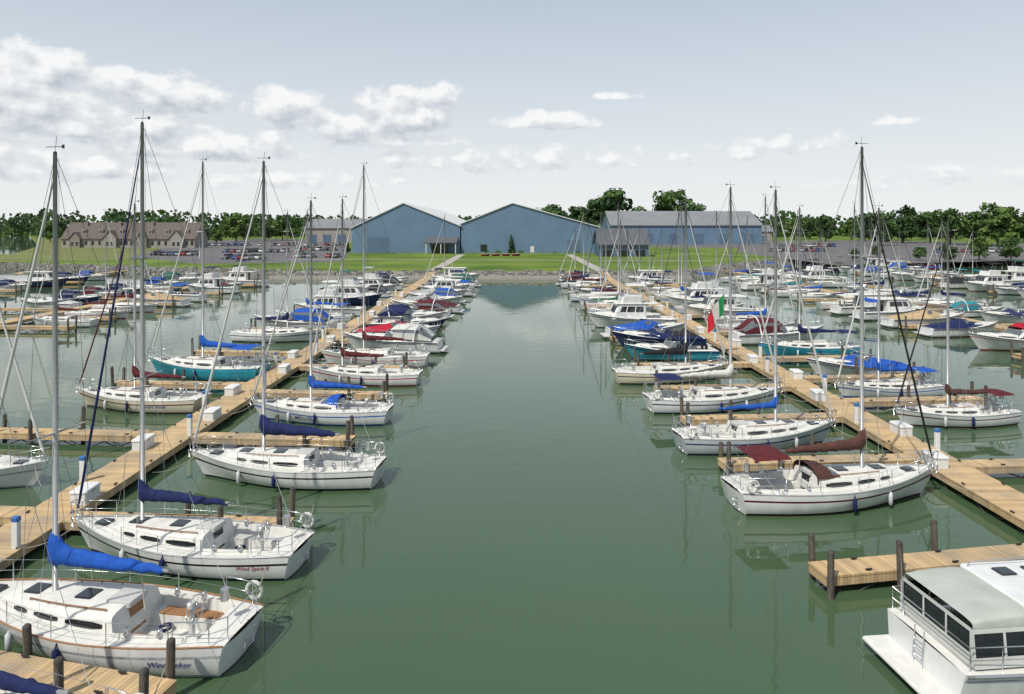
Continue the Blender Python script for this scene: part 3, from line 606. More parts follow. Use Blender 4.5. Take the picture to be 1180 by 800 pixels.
dock(-98,120,176,'outermost left dock',[(1,[124,142],9.5,'right side')])
_b=None
def dockbox(x,y,label):
    global _b
    if _b is None:
        o=empty('dock_box'); MB().rbox(-.55,.55,-.33,.33,0,.45,.05).build('box_body','boxwhite',o); ld=MB().rbox(-.58,.58,-.36,.36,.455,.56,.06).build('box_lid','boxwhite',o); MB().box(-.08,.08,-.385,-.355,.40,.51).build('latch','steel',ld); _b=o
    else: o=copy_tree(_b)
    o.location=(x,y,.622); o.rotation_euler=(0,0,rad(90+R.uniform(-4,4))); tag(o,label,'dock box','white dock boxes')
_p=None
def pedestal(x,y,label):
    global _p
    if _p is None:
        o=empty('power_pedestal'); MB().rbox(-.12,.12,-.1,.1,0,.95,.03).build('pedestal_body','boxwhite',o); MB().rbox(-.13,.13,-.11,.11,.955,1.12,.04).build('lamp_cap','pedblue',o); _p=o
    else: o=copy_tree(_p)
    o.location=(x,y,.622); tag(o,label,'power pedestal','dock power pedestals')
for nm,Xd,yl in (('left dock',LXD,[22.4,28.8,35.6,41,47,54,60,68,77,88,99,112]),('right dock',RXD,[24.6,33,38,45.6,52,58,66,74,84,94,106])):
    for i,Y in enumerate(yl):
        s_=-1 if (i%2==0)==(Xd<0) else 1
        dockbox(Xd+s_*.6,Y,'white storage box on the %s, %s nearest to the camera'%(nm,nth(i+1)))
        pedestal(Xd-s_*.8,Y+2.1,'slim white power post with blue cap, %s nearest on %s'%(nth(i+1),nm))
fo=empty('flagpole',(RXD-1.9,61.5,0)); tag(fo,'green white and red flag hanging from a pole by right dock','flag')
MB().tube([(0,0,.0),(0,0,6.0)],[.035,.02],7).build('pole','alu',fo)
mb=MB(); rows=[]
for i in range(19):
    u=i/18; rows.append([(-(u*1.5)*(1-.1*v)-.02,.22*math.sin(u*12+v*2)*(.3+u),5.9-v*1.6-(u**1.2)*1.9-.06*math.sin(u*9)) for v in [j/8 for j in range(9)]])
mb.grid(rows,mf=lambda i,j:(0 if i<6 else 1 if i<11 else 2)); mb.build('flag_cloth',[mat('flag_green',(.01,.24,.07),.8),'c_white',mat('flag_red',(.6,.02,.03),.8)],fo)
# ---------------------------------------------------------------- water, land
wm=bpy.data.materials.new('harbour_water'); wm.use_nodes=True; nt=wm.node_tree; b=nt.nodes['Principled BSDF']; N=nt.nodes.new; Lk=nt.links.new
b.inputs['Roughness'].default_value=.03; b.inputs['IOR'].default_value=1.45
g=N('ShaderNodeNewGeometry'); n0=N('ShaderNodeTexNoise'); n0.inputs['Scale'].default_value=.03; n0.inputs['Detail'].default_value=4; Lk(g.outputs['Position'],n0.inputs['Vector'])
cr=N('ShaderNodeValToRGB'); cr.color_ramp.elements[0].position=.35; cr.color_ramp.elements[0].color=(.048,.086,.044,1); cr.color_ramp.elements[1].position=.7; cr.color_ramp.elements[1].color=(.058,.100,.053,1)
Lk(n0.outputs['Fac'],cr.inputs[0]); Lk(cr.outputs[0],b.inputs['Base Color'])
mp=N('ShaderNodeMapping'); mp.inputs['Scale'].default_value=(1,1.9,1); Lk(g.outputs['Position'],mp.inputs['Vector'])
n1=N('ShaderNodeTexNoise'); n1.inputs['Scale'].default_value=.6; n1.inputs['Detail'].default_value=2.0; n1.inputs['Roughness'].default_value=.4; n1.inputs['Distortion'].default_value=.3; Lk(mp.outputs[0],n1.inputs['Vector'])
n2=N('ShaderNodeTexNoise'); n2.inputs['Scale'].default_value=.04; n2.inputs['Detail'].default_value=2; Lk(g.outputs['Position'],n2.inputs['Vector'])
mr_=N('ShaderNodeMapRange'); mr_.inputs[1].default_value=.35; mr_.inputs[2].default_value=.65; mr_.inputs[3].default_value=.3; mr_.inputs[4].default_value=1.0; Lk(n2.outputs['Fac'],mr_.inputs[0])
ml=N('ShaderNodeMath'); ml.operation='MULTIPLY'; Lk(n1.outputs['Fac'],ml.inputs[0]); Lk(mr_.outputs[0],ml.inputs[1])
bp=N('ShaderNodeBump'); bp.inputs['Strength'].default_value=.45; bp.inputs['Distance'].default_value=.028; Lk(ml.outputs[0],bp.inputs['Height']); Lk(bp.outputs[0],b.inputs['Normal'])
M['water']=wm
tag(MB().add([(-4000,-300,0),(4000,-300,0),(4000,4000,0),(-4000,4000,0)],[(0,1,2,3)]).build('water','water'),kind='structure')
coast=[(-1500,330),(-420,250),(-230,205),(-147,192),(-115,181),(-80,166),(-54,158),(-30,156),(-17,155),(19,155),(40,156),(56,180),(82,214),(120,228),(177,240),(300,255),(1500,330)]
M['grass']=mat('lawn_grass',(.085,.155,.022),.95,var=.3,scale=.05,col2=(.15,.21,.040),bump=.4,bscale=3,spec=.15)
M['dry']=mat('dry_field_grass',(.19,.185,.085),.95,var=.3,scale=.06,col2=(.16,.20,.06),bump=.4,bscale=3,spec=.15)
LZ=1.5
top=[(x,y+3.5,LZ) for x,y in coast]
mb=MB(); mb.grid([top,[(x*2.2,3900,LZ) for x,y in coast]],sm=False); land=mb.build('ground','grass'); tag(land,kind='structure')
mb=MB(); mb.grid([[(x,y,-.5) for x,y in coast],[(x,y+3.5,LZ-.004) for x,y in coast]],sm=False); tag(mb.build('bank','rock'),kind='structure')
mb=MB(); rr=random.Random(5)
for i in range(len(coast)-1):
    (x0,y0),(x1,y1)=coast[i],coast[i+1]; 
    if x1<-260 or x0>260: continue
    L=math.hypot(x1-x0,y1-y0)
    for k in range(int(L*10)):
        f=rr.random(); g_=rr.random(); s_=rr.uniform(.22,.6); cx=x0+(x1-x0)*f; cy=y0+(y1-y0)*f+g_*3.8; cz=-.3+g_*1.85
        vs=[(cx+s_*dx*rr.uniform(.6,1.1),cy+s_*dy*rr.uniform(.6,1.1),cz+s_*.7*dz*rr.uniform(.6,1.1)) for dx in(-1,1) for dy in(-1,1) for dz in(-1,1)]
        mb.add(vs,[(0,1,3,2),(4,6,7,5),(0,4,5,1),(2,3,7,6),(0,2,6,4),(1,5,7,3)])
tag(mb.build('riprap','rock'),'grey rubble bank of loose stones along the shore','rocks',kind='stuff')
def sheet(name,pts,m,z,px=True):
    q=[P(a,b,LZ) for a,b in pts] if px else pts
    o=MB().add([(x,y,z) for x,y in q],[tuple(range(len(q)))]).build(name,m); tag(o,kind='structure'); return o
sheet('dry_field',[(-300,299),(60,301),(150,300),(235,292),(235,279),(150,275),(-300,274)],'dry',LZ+.004)
sheet('lake',[(-200,293),(14,293),(44,284),(34,272),(-250,272)],'water',LZ+.010)
sheet('parking_lot',[(150,296),(225,304),(395,302),(402,290),(402,277),(300,275),(215,279)],'asphalt',LZ+.008)
sheet('parking_lot',[(850,291),(965,306),(1180,300),(1180,281),(1000,277),(700,279),(700,284),(850,286)],'asphalt',LZ+.008)
sheet('road',[(402,291),(402,289),(690,288),(690,289.5)],'asphalt',LZ+.012)
for a in (-18.3,20.7): sheet('path',[(a-1.3,158),(a+1.3,158),(a+1.3,252),(a-1.3,252)],'concrete',LZ+.016,False)
sheet('path',[(-70,214),(60,206),(60,208),(-70,216)],'concrete',LZ+.020,False)
tag(MB().box(-54,40,154.4,155.4,-.5,.75).build('seawall','concrete'),kind='structure')
for a,n_ in((-18.3,'left'),(20.7,'right')):
    o=empty('gangway',(a,152.8,0)); tag(o,'sloping plank ramp from shore onto the %s dock'%n_,'ramp')
    MB().add([(-1,0,.64),(1,0,.64),(1,6,1.56),(-1,6,1.56),(-1,0,.5),(1,0,.5),(1,6,1.4),(-1,6,1.4)],[(0,1,2,3),(0,4,5,1),(1,5,6,2),(3,2,6,7),(0,3,7,4)]).build('ramp_deck','plank',o)
    for s_ in(1,-1):
        mb=MB(); mb.tube([(s_,0,1.6),(s_,6,2.6)],.04,5)
        for k in range(4): mb.tube([(s_,k*2,.6+k*.31),(s_,k*2,1.6+k*.33)],.03,5)
        mb.build('handrail','steel',o)
# ---------------------------------------------------------------- buildings
def shed(name,label,X0,X1,Xr,Y0,Y1,ze0,ze1,zr,wall,roof,wins=[],doors=[]):
    cx=(X0+X1)/2; o=empty(name,(cx,Y0,LZ)); tag(o,label,'building'); x0,x1,xr=X0-cx,X1-cx,Xr-cx; D=Y1-Y0; a,b_,c=ze0-LZ,ze1-LZ,zr-LZ
    fr=[(x0,0,0),(x1,0,0),(x1,0,b_),(xr,0,c),(x0,0,a)]; bk=[(p[0],D,p[2]) for p in fr]
    MB().add(fr+bk,[(0,1,2,3,4),(9,8,7,6,5),(1,6,7,2),(0,4,9,5)]).build('wall',wall,o)
    def sl(xa,za,xb,zb): return [(xa,-.5,za+.02),(xb,-.5,zb+.02),(xb,D+.5,zb+.02),(xa,D+.5,za+.02)]
    mb=MB()
    for (xa,za,xb,zb) in ((x0-.6,a-.6*(c-a)/max(1,xr-x0),xr,c),(xr,c,x1+.6,b_-.6*(c-b_)/max(1,x1-xr))):
        q=sl(xa,za,xb,zb); mb.add(q+[(p[0],p[1],p[2]+.35) for p in q],[(0,1,2,3),(4,7,6,5),(0,4,5,1),(1,5,6,2),(2,6,7,3),(3,7,4,0)])
    mb.build('roof',roof,o)
    for (u0,u1,v0,v1) in wins: 
        w_=MB().box(u0-cx,u1-cx,-.06,.05,v0,v1).build('window','glass',o); MB().box(u0-cx-.1,u1-cx+.1,-.04,.02,v1+.0,v1+.12).build('window_frame','shingleg',w_)
    for (u0,u1,v1) in doors: MB().box(u0-cx,u1-cx,-.08,.05,0,v1).build('door','bluewall2' if u1-u0>4 else 'trimw',o)
    return o
shed('boat_shed','large blue metal boat shed with white roof, left of the twin gables',-60.6,-19.8,-41.3,264,400,11.2,11.8,20.4,'bluewall','whiteroof',doors=[(-55,-47,6)])
shed('boat_shed','wide blue boat shed in the middle, its roof sloping long to the right',-19.4,33.5,0.2,264.4,365,12.6,11.2,20.4,'bluewall','whiteroof',wins=[(-12,-9.5,.6,3.2)],doors=[(7,8.4,2.6),(21,26,5)])
o=empty('entrance_porch',(-26.5,258,LZ)); tag(o,'grey roofed entrance porch with white columns in front of blue sheds','porch')
MB().add([(-6,0,4.2),(6,0,4.2),(6,6,6.2),(-6,6,6.2),(-6,0,3.9),(6,0,3.9),(6,6,5.9),(-6,6,5.9)],[(0,1,2,3),(4,7,6,5),(0,4,5,1),(1,5,6,2),(3,2,6,7),(0,3,7,4)]).build('roof','shingleg',o)
for x in(-5.5,0,5.5): MB().box(x-.15,x+.15,.2,.5,0,3.98).build('column','trimw',o)
MB().box(-4,2,5.2,5.6,0,3.0).build('entrance_glazing','glass',o)
def longshed(label,X0,X1,Y0,D,ze,zr,wall,roof,nd=5,name='storage_shed'):
    cx=(X0+X1)/2; W=(X1-X0)/2; o=empty(name,(cx,Y0,LZ)); tag(o,label,'building'); a,c=ze-LZ,zr-LZ
    MB().add([(-W,0,0),(W,0,0),(W,D,0),(-W,D,0),(-W,0,a),(W,0,a),(W,D,a),(-W,D,a),(-W,D/2,c),(W,D/2,c)],[(0,1,5,4),(1,2,6,9,5),(2,3,7,6),(3,0,4,8,7)]).build('wall',wall,o)
    mb=MB()
    for (ya,za,yb,zb) in ((-.8,a-.3,D/2,c+.05),(D+.8,a-.3,D/2,c+.05)):
        q=[(-W-.7,ya,za),(W+.7,ya,za),(W+.7,yb,zb),(-W-.7,yb,zb)]; mb.add(q+[(p[0],p[1],p[2]+.35) for p in q],[(0,1,2,3),(4,5,6,7),(0,4,5,1),(1,5,6,2),(2,6,7,3),(3,7,4,0)])
    mb.build('roof',roof,o)
    for k in range(nd):
        x=-W+2*W*(k+.5)/nd; w=min(2.6,W/nd*.6); MB().box(x-w,x+w,-.1,.05,0,a*.55).build('bay_door','bluewall2' if nd!=3 else 'glass',o)
    return o
longshed('low clubhouse with dark grey roof at the head of the right dock',29.5,46,234,15,5.6,10.6,'bluewall2','shingleg',3,name='clubhouse')
longshed('long blue storage shed with grey metal roof, right of the channel',56,141,392,42,12.2,20.2,'bluewall','greyroof',6)
longshed('pale storage building with light roof far behind the parking lot',-128,-92,430,30,10.5,15.8,'siding','greyroof',4)
longshed('small grey shed far behind among trees at right',152,176,470,14,8,12,'siding','greyroof',2)
def townhouse(label,X0,X1,Y0):
    cx=(X0+X1)/2; W=(X1-X0)/2; o=empty('townhouse_block',(cx,Y0,LZ)); tag(o,label,'house','townhouse blocks'); D=14; a=4.8;c=12.0
    MB().add([(-W,0,0),(W,0,0),(W,D,0),(-W,D,0),(-W,0,a),(W,0,a),(W,D,a),(-W,D,a),(-W,D/2,c-.1),(W,D/2,c-.1)],[(0,1,5,4),(1,2,6,9,5),(2,3,7,6),(3,0,4,8,7)]).build('wall','siding',o)
    MB().add([(-W-.5,-.6,a-.6),(W+.5,-.6,a-.6),(W+.5,D/2,c),(-W-.5,D/2,c),(W+.5,D+.6,a-.6),(-W-.5,D+.6,a-.6)],[(0,1,2,3),(3,2,4,5)]).build('roof','shingle',o)
    for k,(f,w,t) in enumerate(((.22,2.4,7.4),(.74,3.0,8.2))):
        x=-W+2*W*f
        g_=MB().add([(x-w,-1.6,0),(x+w,-1.6,0),(x+w,-1.6,a),(x,-1.6,t-.2),(x-w,-1.6,a),(x-w,4,0),(x+w,4,0),(x+w,4,a),(x,4,t-.2),(x-w,4,a)],[(0,1,2,3,4),(1,6,7,2),(5,0,4,9)]).build('gable_front','siding' if k%2 else 'brick',o)
        MB().add([(x-w-.4,-2.0,a-.5),(x,-2.0,t),(x,5.5,t),(x-w-.4,5.5,a-.5),(x+w+.4,-2.0,a-.5),(x+w+.4,5.5,a-.5)],[(0,1,2,3),(1,4,5,2)]).build('gable_roof','shingle',g_)
        for dx in(-1.1,1.1):
            w_=MB().box(x+dx-.5,x+dx+.5,-1.66,-1.55,1.0,2.9).build('window','glass',o); MB().box(x+dx-.6,x+dx+.6,-1.69,-1.6,2.905,3.05).build('window_trim','trimw',w_)
    for f in(.04,.36,.46,.56,.88,.96):
        x=-W+2*W*f; w_=MB().box(x-.6,x+.6,-.06,.05,1.2,3.2).build('window','glass',o)
    for f in(.3,.55,.85):
        x=-W+2*W*f; dm=MB().box(x-.9,x+.9,1.6,3.6,6.0,8.6).build('dormer','siding',o); MB().box(x-.5,x+.5,1.53,1.62,6.9,8.1).build('window','glass',dm)
    for k in range(2):
        x=-W+2*W*(k+.55)/2; MB().box(x-.5,x+.5,D/2-2,D/2-1,c-2.5,c+.7).build('chimney','brick',o)
    return o
townhouse('brown roofed townhouse block with gabled fronts at far left by the lake',-214,-182,330)
townhouse('brown roofed townhouse block, right one of the two at far left',-180,-149,326)
# ---------------------------------------------------------------- cars
def car(col,kind):
    o=empty('parked_car'); hw=.9; up=kind=='suv'; z1=.95 if not up else 1.1; zt=1.42 if not up else 1.78
    mb=MB(); prof=[(-2.3,.4,.7),(-2.2,.3,z1-.05),(-1.4,.25,z1),(.7,.25,z1),(1.9,.3,z1-.18),(2.28,.35,z1-.32),(2.32,.42,.6)]
    rows=[[(x,-hw*.9,a),(x,-hw,a+.25*(b-a)),(x,-hw,b-.12),(x,-hw*.85,b),(x,hw*.85,b),(x,hw,b-.12),(x,hw,a+.25*(b-a)),(x,hw*.9,a)] for x,a,b in prof]
    mb.grid(rows,closed=True,sm=False); mb.add(rows[0],[tuple(range(8))]); mb.add(rows[-1],[tuple(range(8))]); mb.build('body',col,o)
    mb=MB(); x0=-2.1 if up else -1.7; A=[(x0,-.78,z1-.01),(1.0,-.78,z1-.01),(1.0,.78,z1-.01),(x0,.78,z1-.01)]; Bq=[(x0+.4,-.62,zt),(.25,-.62,zt),(.25,.62,zt),(x0+.4,.62,zt)]; mb.grid([A,Bq],sm=False,closed=True); mb.build('window','glass',o)
    MB().rbox(x0+.38,.27,-.64,.64,zt-.03,zt+.03,.02).build('roof',col,o)
    for x in(-1.4,1.4):
        for y in(-.85,.85):
            w=MB(); w.tube([(x,y-.11,.34),(x,y+.11,.34)],.34,12,sm=False); w.build('wheel','black',o)
    for y in(-.6,.6): MB().box(2.26,2.335,y-.18,y+.18,.62,.74).build('headlight','trimw',o)
    return o
CC={'white':(.6,.6,.6),'silver':(.35,.36,.38),'black':(.02,.02,.022),'red':(.28,.015,.015),'blue':(.03,.08,.25),'grey':(.12,.125,.13)}
for k,c in CC.items(): M['car_'+k]=mat('car_paint_'+k,c,.3,metal=.2,var=.05,coat=.6)
rc=random.Random(21)
def carrow(x0,y0,x1,y1,n,name,p=.85):
    k=1
    for i in range(n):
        if rc.random()>p: continue
        f=i/(max(1,n-1)); cn=rc.choice(['white','white','silver','silver','black','black','grey','grey','blue','red']); kd=rc.choice(['car','suv'])
        o=get(car,col='car_'+cn,kind=kd); o.location=(x0+(x1-x0)*f,y0+(y1-y0)*f,LZ+.013); o.rotation_euler=(0,0,rad(rc.choice([78,258])+rc.uniform(-3,3)))
        tag(o,'%s parked %s, %s from left in %s'%(cn,'car' if kd=='car' else 'sport utility vehicle',nth(k),name),'car','parked cars'); k+=1
for (xa,xb,yy,nn,nm) in ((262,300,299,7,'front row by the lawn'),(345,395,297,8,'row nearest the left gable'),(180,222,294.5,7,'row before the townhouses'),(262,345,291,11,'middle row of left lot'),(345,400,289,8,'row beside the blue shed'),(240,400,283.5,22,'back row of left lot'),(890,948,290,10,'front row of right lot'),(900,960,284.5,12,'back row of right lot'),(1080,1150,291,8,'row near the right edge')):
    a=P(xa,yy,LZ);b_=P(xb,yy,LZ); carrow(a[0],a[1],b_[0],b_[1],nn,nm)
_l=None
for i,(px,py) in enumerate(((230,298),(330,296),(395,291),(548,291),(735,290),(905,293),(1010,290),(1100,288))):
    x,y=P(px,py,LZ)
    if _l is None:
        o=empty('lamp_post'); MB().tube([(0,0,0),(0,0,8.5)],[.12,.07],7).build('pole','alu',o); MB().rbox(-.9,.9,-.2,.2,8.45,8.65,.05).build('lamp_head','trimw',o); _l=o
    else: o=copy_tree(_l)
    o.location=(x,y,LZ); tag(o,'tall grey lamp post on land, %s from the left'%nth(i+1),'lamp post','lamp posts')
for i,x in enumerate((-9,-5.5,-2,1.5)):
    o=empty('dinghy',(x,238+i*.6,LZ+.35),rad(8+i*3)); h=Hull(3.0,1.2,.45,.4,.6,.7,ro=.3,rs=.1,zb=-.3)
    hull_part(h,o,'red','c_red',0); deck_part(h,o,-1.1,.9,0,depth=.35,coam=.02); MB().box(-.2,.05,-.5,.5,.2,.25).build('thwart','teak',o)
    tag(o,'small red dinghy on the lawn before the sheds, %s from left'%nth(i+1),'dinghy','red dinghies on the lawn')
# ---------------------------------------------------------------- trees
def tree(h,w,seed,leaf,kind='round',q=1300,ls=.6):
    r=random.Random(seed); o=empty('tree' if kind!='conifer' else 'conifer_tree')
    mb=MB(); th=h*.45; pts=[(0,0,-.2),(r.uniform(-.2,.2),r.uniform(-.2,.2),th*.5),(r.uniform(-.4,.4)*(0 if kind=='conifer' else 1),0,th),(0,0,h*.75)]; mb.tube(pts,[h*.028,h*.022,h*.016,h*.006],7)
    for i in range(5):
        a=r.uniform(0,6.28); z=h*r.uniform(.28,.5); mb.tube([(0,0,z),(math.cos(a)*w*.22,math.sin(a)*w*.22,z+h*.12),(math.cos(a)*w*.38,math.sin(a)*w*.38,z+h*.25)],[h*.012,h*.008,h*.003],5)
    mb.build('trunk','bark',o); mb=MB(); bl=[]
    nb=22 if kind=='round' else 14
    for i in range(nb):
        if kind=='conifer': z=h*(.1+.85*i/nb); rr=w*.5*(1-.9*i/nb); bl.append((r.uniform(-.15,.15)*rr,r.uniform(-.15,.15)*rr,z,rr*.8,h*.09))
        else:
            a=r.uniform(0,6.28); u=r.random()**.6; zz=r.uniform(.22,.92); env=math.sqrt(max(0.05,1-((zz-.55)/.45)**2)); bl.append((math.cos(a)*u*w*.4*env,math.sin(a)*u*w*.4*env,zz*h,w*r.uniform(.11,.2),w*r.uniform(.09,.16)))
    for i in range(q):
        cx,cy,cz,rr,rz=bl[i%nb]; d=Vector((r.gauss(0,1),r.gauss(0,1),r.gauss(0,1))).normalized(); rad_=r.uniform(.6,1.15)
        c=Vector((cx+d.x*rr*rad_,cy+d.y*rr*rad_,cz+d.z*rz*rad_)); a=Vector((r.gauss(0,1),r.gauss(0,1),r.gauss(0,.6))).normalized(); b_=a.cross(d+Vector((.01,.02,.03))).normalized(); s_=ls*r.uniform(.6,1.3)
        m=(0 if (i%nb)%3 else 1) if r.random()<.8 else 2
        mb.add([c-a*s_-b_*s_*.5,c+a*s_*.4-b_*s_,c+a*s_+b_*s_*.4,c-a*s_*.3+b_*s_],[(0,1,2,3)],m)
    mb.build('crown',leaf,o); return o
LF=[['leaf0','leaf1','leaf3'],['leaf1','leaf2','leaf0'],['leaf3','leaf1','leaf2'],['leaf2','leaf4','leaf1']]
DESC=['dark green','mid green','bluish green','light green']
TP=[]
for i in range(8): TP.append((tree(14,12+(i%3)*2,50+i,LF[i%4],'round',1700,.52),DESC[i%4]))
used=set(); rt=random.Random(99)
def put_tree(x,y,h,k,label):
    b_,ds=TP[k]; o=b_ if k not in used else copy_tree(b_); used.add(k); s_=h/14; o.location=(x,y,LZ); o.scale=(s_*rt.uniform(.9,1.15),s_*rt.uniform(.9,1.15),s_); o.rotation_euler=(0,0,rt.uniform(0,6.28)); tag(o,label%ds,'tree','shore trees'); return o
xs=sorted([58,70]+[rt.uniform(235,420) for _ in range(11)]+[rt.uniform(480,560) for _ in range(4)]+[rt.uniform(600,700) for _ in range(8)]+[rt.uniform(860,1200) for _ in range(22)])
for i,px in enumerate(xs):
    Y=rt.uniform(440,560); x=(px-590)*Y/800; tall=rt.uniform(21,25) if 600<px<700 else rt.uniform(13,19); put_tree(x,Y,tall,rt.randrange(8),'%s broad tree in the far treeline, '+nth(i+1)+' from the left')
big=[(640,242),(705,218),(735,238),(777,220),(800,236),(1012,244),(1040,238),(1072,244),(1095,241),(1125,244),(1150,234),(1172,240)]
for i,(px,pt) in enumerate(big):
    Y=460 if px<900 else rt.uniform(350,430); z=12+(260-pt)*Y/800; put_tree((px-590)*Y/800,Y,z-LZ,rt.randrange(8),'%s tall tree rising above the others, '+nth(i+1)+' from the left')
for i,(px,pb,h_) in enumerate(((1060,300,4),(1092,302,5),(1128,300,7.5),(1165,300,7),(1010,297,4),(985,300,3.5),(250,281,9),(238,279,8),(610,289,5.5),(560,290,3),(650,289,3.5),(672,290,4),(1205,300,9),(1235,296,9),(470,289,3),(425,290,3.4))):
    x,y=P(px,pb,LZ); put_tree(x,y,h_,(i*3+1)%8,'%s small tree on the near grass, '+nth(i+1)+' of those before the buildings')
for i,(px,pb,h_) in enumerate([(583,290.5,8),(589,291.5,7),(403,291,4),(532,290.5,5.5),(640,290.5,5),(546,291,4),(518,291,5)]):
    x,y=P(px,pb,LZ); o=tree(h_,h_*.42,300+i,LF[0],'conifer',620,.28); o.location=(x,y-3,LZ); tag(o,'dark conical evergreen beside blue sheds, %s along'%nth(i+1),'tree','evergreens by the sheds')
_s=None
for i in range(22):
    px=[412+6*j for j in range(12)][i] if i<12 else 548+(i-12)*13; x,y=P(px,291.5,LZ)
    if _s is None: 
        o=empty('shrub'); r=random.Random(1); mb=MB()
        for k in range(260):
            d=Vector((r.gauss(0,1),r.gauss(0,1),abs(r.gauss(0,1)))).normalized()*r.uniform(.6,1.05); c=Vector((d.x*1.0,d.y*.9,d.z*1.0)); a=Vector((r.gauss(0,1),r.gauss(0,1),r.gauss(0,1))).normalized()*.17; b_=a.cross(d).normalized()*.17; mb.add([c-a,c-b_,c+a,c+b_],[(0,1,2,3)],k%2)
        mb.build('foliage',['leaf0','leaf1'],o); MB().tube([(0,0,-.1),(0,0,.6)],[.06,.03],5).build('stem','bark',o); _s=o
    else: o=copy_tree(_s)
    o.location=(x,y-1.5,LZ); s_=rt.uniform(.8,1.5); o.scale=(s_,s_,s_); tag(o,'low round green shrub before the blue sheds, %s from the left'%nth(i+1),'shrub','shrubs by the sheds')
mb=MB(); r=random.Random(77)
for i in range(520):
    Y=r.uniform(600,760); x=r.uniform(-1.05,1.05)*Y; hh=r.uniform(15,23)*(1+.15*math.sin(x*.012)); w=r.uniform(7,11)
    if x/Y*800+590<50 and Y<690: continue
    for k in range(46):
        d=Vector((r.gauss(0,1),r.gauss(0,1),r.gauss(0,1))).normalized(); c=Vector((x+d.x*w,Y+d.y*w*.6,LZ+hh*.5+d.z*hh*.5)); a=Vector((r.gauss(0,1),r.gauss(0,.5),r.gauss(0,1))).normalized()*r.uniform(1.2,2.6); b_=a.cross(Vector((0.1,1,.2))).normalized()*r.uniform(1.2,2.4)
        mb.add([c-a,c-b_,c+a*.8,c+b_],[(0,1,2,3)],(k+i)%3 if r.random()<.5 else i%3)
tag(mb.build('far_wood',['leaf0','leaf3','leaf1']),'continuous dark green wood along the horizon','wood',kind='stuff')
# ---------------------------------------------------------------- sky
EL=rad(54); AZ=rad(218)
wd=bpy.data.worlds.new('World'); S.world=wd; wd.use_nodes=True; nt=wd.node_tree; N=nt.nodes.new; Lk=nt.links.new
bg=nt.nodes['Background']; bg.inputs['Strength'].default_value=.1
sk=N('ShaderNodeTexSky'); sk.sky_type='NISHITA'; sk.sun_disc=False; sk.sun_elevation=EL; sk.sun_rotation=AZ; sk.dust_density=1.5; sk.air_density=1.0
tc=N('ShaderNodeTexCoord'); sp=N('ShaderNodeSeparateXYZ'); Lk(tc.outputs['Generated'],sp.inputs[0])
def mth(op,a,b=None,c=None,clamp=False):
    n=N('ShaderNodeMath'); n.operation=op; n.use_clamp=clamp
    for i,x in enumerate((a,b,c)):
        if x is None: continue
        if isinstance(x,(int,float)): n.inputs[i].default_value=x
        else: Lk(x,n.inputs[i])
    return n.outputs[0]
u=mth('ARCTAN2',sp.outputs[0],sp.outputs[1]); v=mth('ARCSINE',sp.outputs[2])
CL=[(15,108,150,50,1.15),(35,75,75,28,1.05),(195,112,76,30,1.15),(130,100,60,22,.9),(80,142,200,28,1.0),(335,126,60,24,1.1),(400,146,66,18,.95),(468,134,62,34,1.2),(503,112,28,18,.7),(440,162,95,12,.65),(630,141,62,13,.85),(712,111,30,6,.6),(1026,141,32,7,.65),(905,168,60,10,.2),(640,182,60,14,.4),(230,170,150,24,.75),(560,188,130,14,.4),(800,178,70,12,.25),(40,192,180,24,.7),(1090,205,120,10,.15),(330,207,160,12,.35),(700,186,30,12,.3),(-150,100,150,60,1.0),(1350,150,150,30,.7)]
def dens(du,dv):
    uu=mth('ADD',u,du); vv=mth('ADD',v,dv); cb=N('ShaderNodeCombineXYZ'); Lk(uu,cb.inputs[0]); Lk(vv,cb.inputs[1])
    nz=N('ShaderNodeTexNoise'); nz.inputs['Scale'].default_value=26; nz.inputs['Detail'].default_value=10; nz.inputs['Roughness'].default_value=.56; 
    mp=N('ShaderNodeMapping'); mp.inputs['Scale'].default_value=(1,1.3,1); Lk(cb.outputs[0],mp.inputs[0]); Lk(mp.outputs[0],nz.inputs['Vector'])
    cur=None
    for px,py,rx,ry,w in CL:
        dx=px-590; cu_=math.atan(dx/800); D=math.hypot(800,dx); cv=math.atan((260-py)/D); cs=math.cos(cu_)
        a=mth('DIVIDE',mth('SUBTRACT',uu,cu_),rx/800*cs*cs); b_=mth('DIVIDE',mth('SUBTRACT',vv,cv),ry/800*cs)
        b_=mth('MAXIMUM',b_,mth('MULTIPLY',b_,-1.5))
        l=mth('ADD',mth('MULTIPLY',a,a),mth('MULTIPLY',b_,b_)); e=mth('MULTIPLY',mth('SUBTRACT',1.0,l),w)
        cur=e if cur is None else mth('MAXIMUM',cur,e)
    return mth('ADD',mth('ADD',mth('MAXIMUM',cur,-1.4),.22),mth('MULTIPLY',mth('SUBTRACT',nz.outputs['Fac'],.5),3.6))
D0=dens(0,0); D1=dens(-.007,.014)
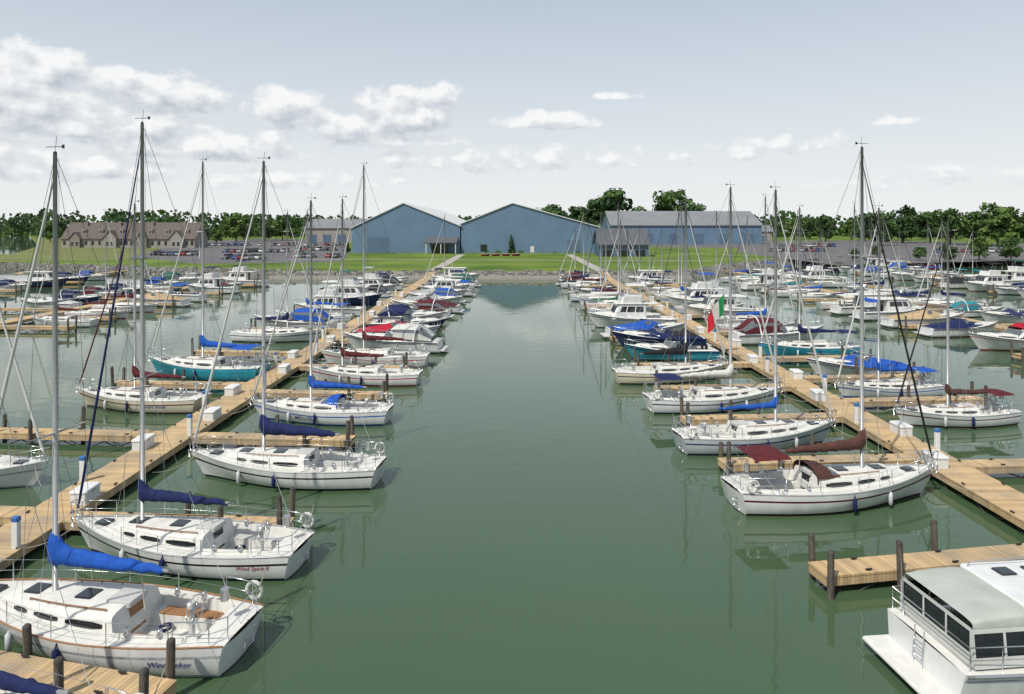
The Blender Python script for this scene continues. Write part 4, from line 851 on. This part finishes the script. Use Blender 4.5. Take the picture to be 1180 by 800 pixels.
al=N('ShaderNodeMapRange'); al.interpolation_type='SMOOTHSTEP'; al.inputs[1].default_value=.05; al.inputs[2].default_value=.85; Lk(D0,al.inputs[0])
lit=mth('ADD',.54,mth('MULTIPLY',mth('SUBTRACT',D0,D1),.7),clamp=True)
cc=N('ShaderNodeMixRGB'); cc.inputs[1].default_value=(5.0,5.5,6.2,1); cc.inputs[2].default_value=(9.5,9.5,9.5,1); Lk(lit,cc.inputs[0])
hz=N('ShaderNodeMixRGB'); Lk(sk.outputs[0],hz.inputs[1])
hc=N('ShaderNodeMixRGB'); hc.inputs[1].default_value=(8.9,9.05,9.05,1); hc.inputs[2].default_value=(6.3,7.15,8.0,1); hm=N('ShaderNodeMapRange'); hm.inputs[2].default_value=.34; Lk(sp.outputs[2],hm.inputs[0]); Lk(hm.outputs[0],hc.inputs[0]); Lk(hc.outputs[0],hz.inputs[2])
hf=N('ShaderNodeMapRange'); hf.inputs[1].default_value=0; hf.inputs[2].default_value=.6; hf.inputs[3].default_value=.97; hf.inputs[4].default_value=.4; Lk(sp.outputs[2],hf.inputs[0]); Lk(hf.outputs[0],hz.inputs[0])
fin=N('ShaderNodeMixRGB'); Lk(mth('MULTIPLY',al.outputs[0],.92),fin.inputs[0]); Lk(hz.outputs[0],fin.inputs[1]); Lk(cc.outputs[0],fin.inputs[2]); Lk(fin.outputs[0],bg.inputs['Color'])
sl=bpy.data.lights.new('Sun','SUN'); sl.energy=4.3; sl.angle=rad(.5); sl.color=(1,.94,.83); so=bpy.data.objects.new('Sun',sl); COL.objects.link(so)
sd_=Vector((math.sin(AZ)*math.cos(EL),math.cos(AZ)*math.cos(EL),math.sin(EL))); so.rotation_euler=sd_.to_track_quat('Z','Y').to_euler()
# ---------------------------------------------------------------- camera
cd=bpy.data.cameras.new('Camera'); cd.sensor_width=36; cd.lens=36*800/1180; cd.shift_y=-140/1180; cd.clip_end=9000; cd.clip_start=.2
co=bpy.data.objects.new('Camera',cd); co.location=(0,0,H); co.rotation_euler=(rad(90),0,0); COL.objects.link(co); S.camera=co
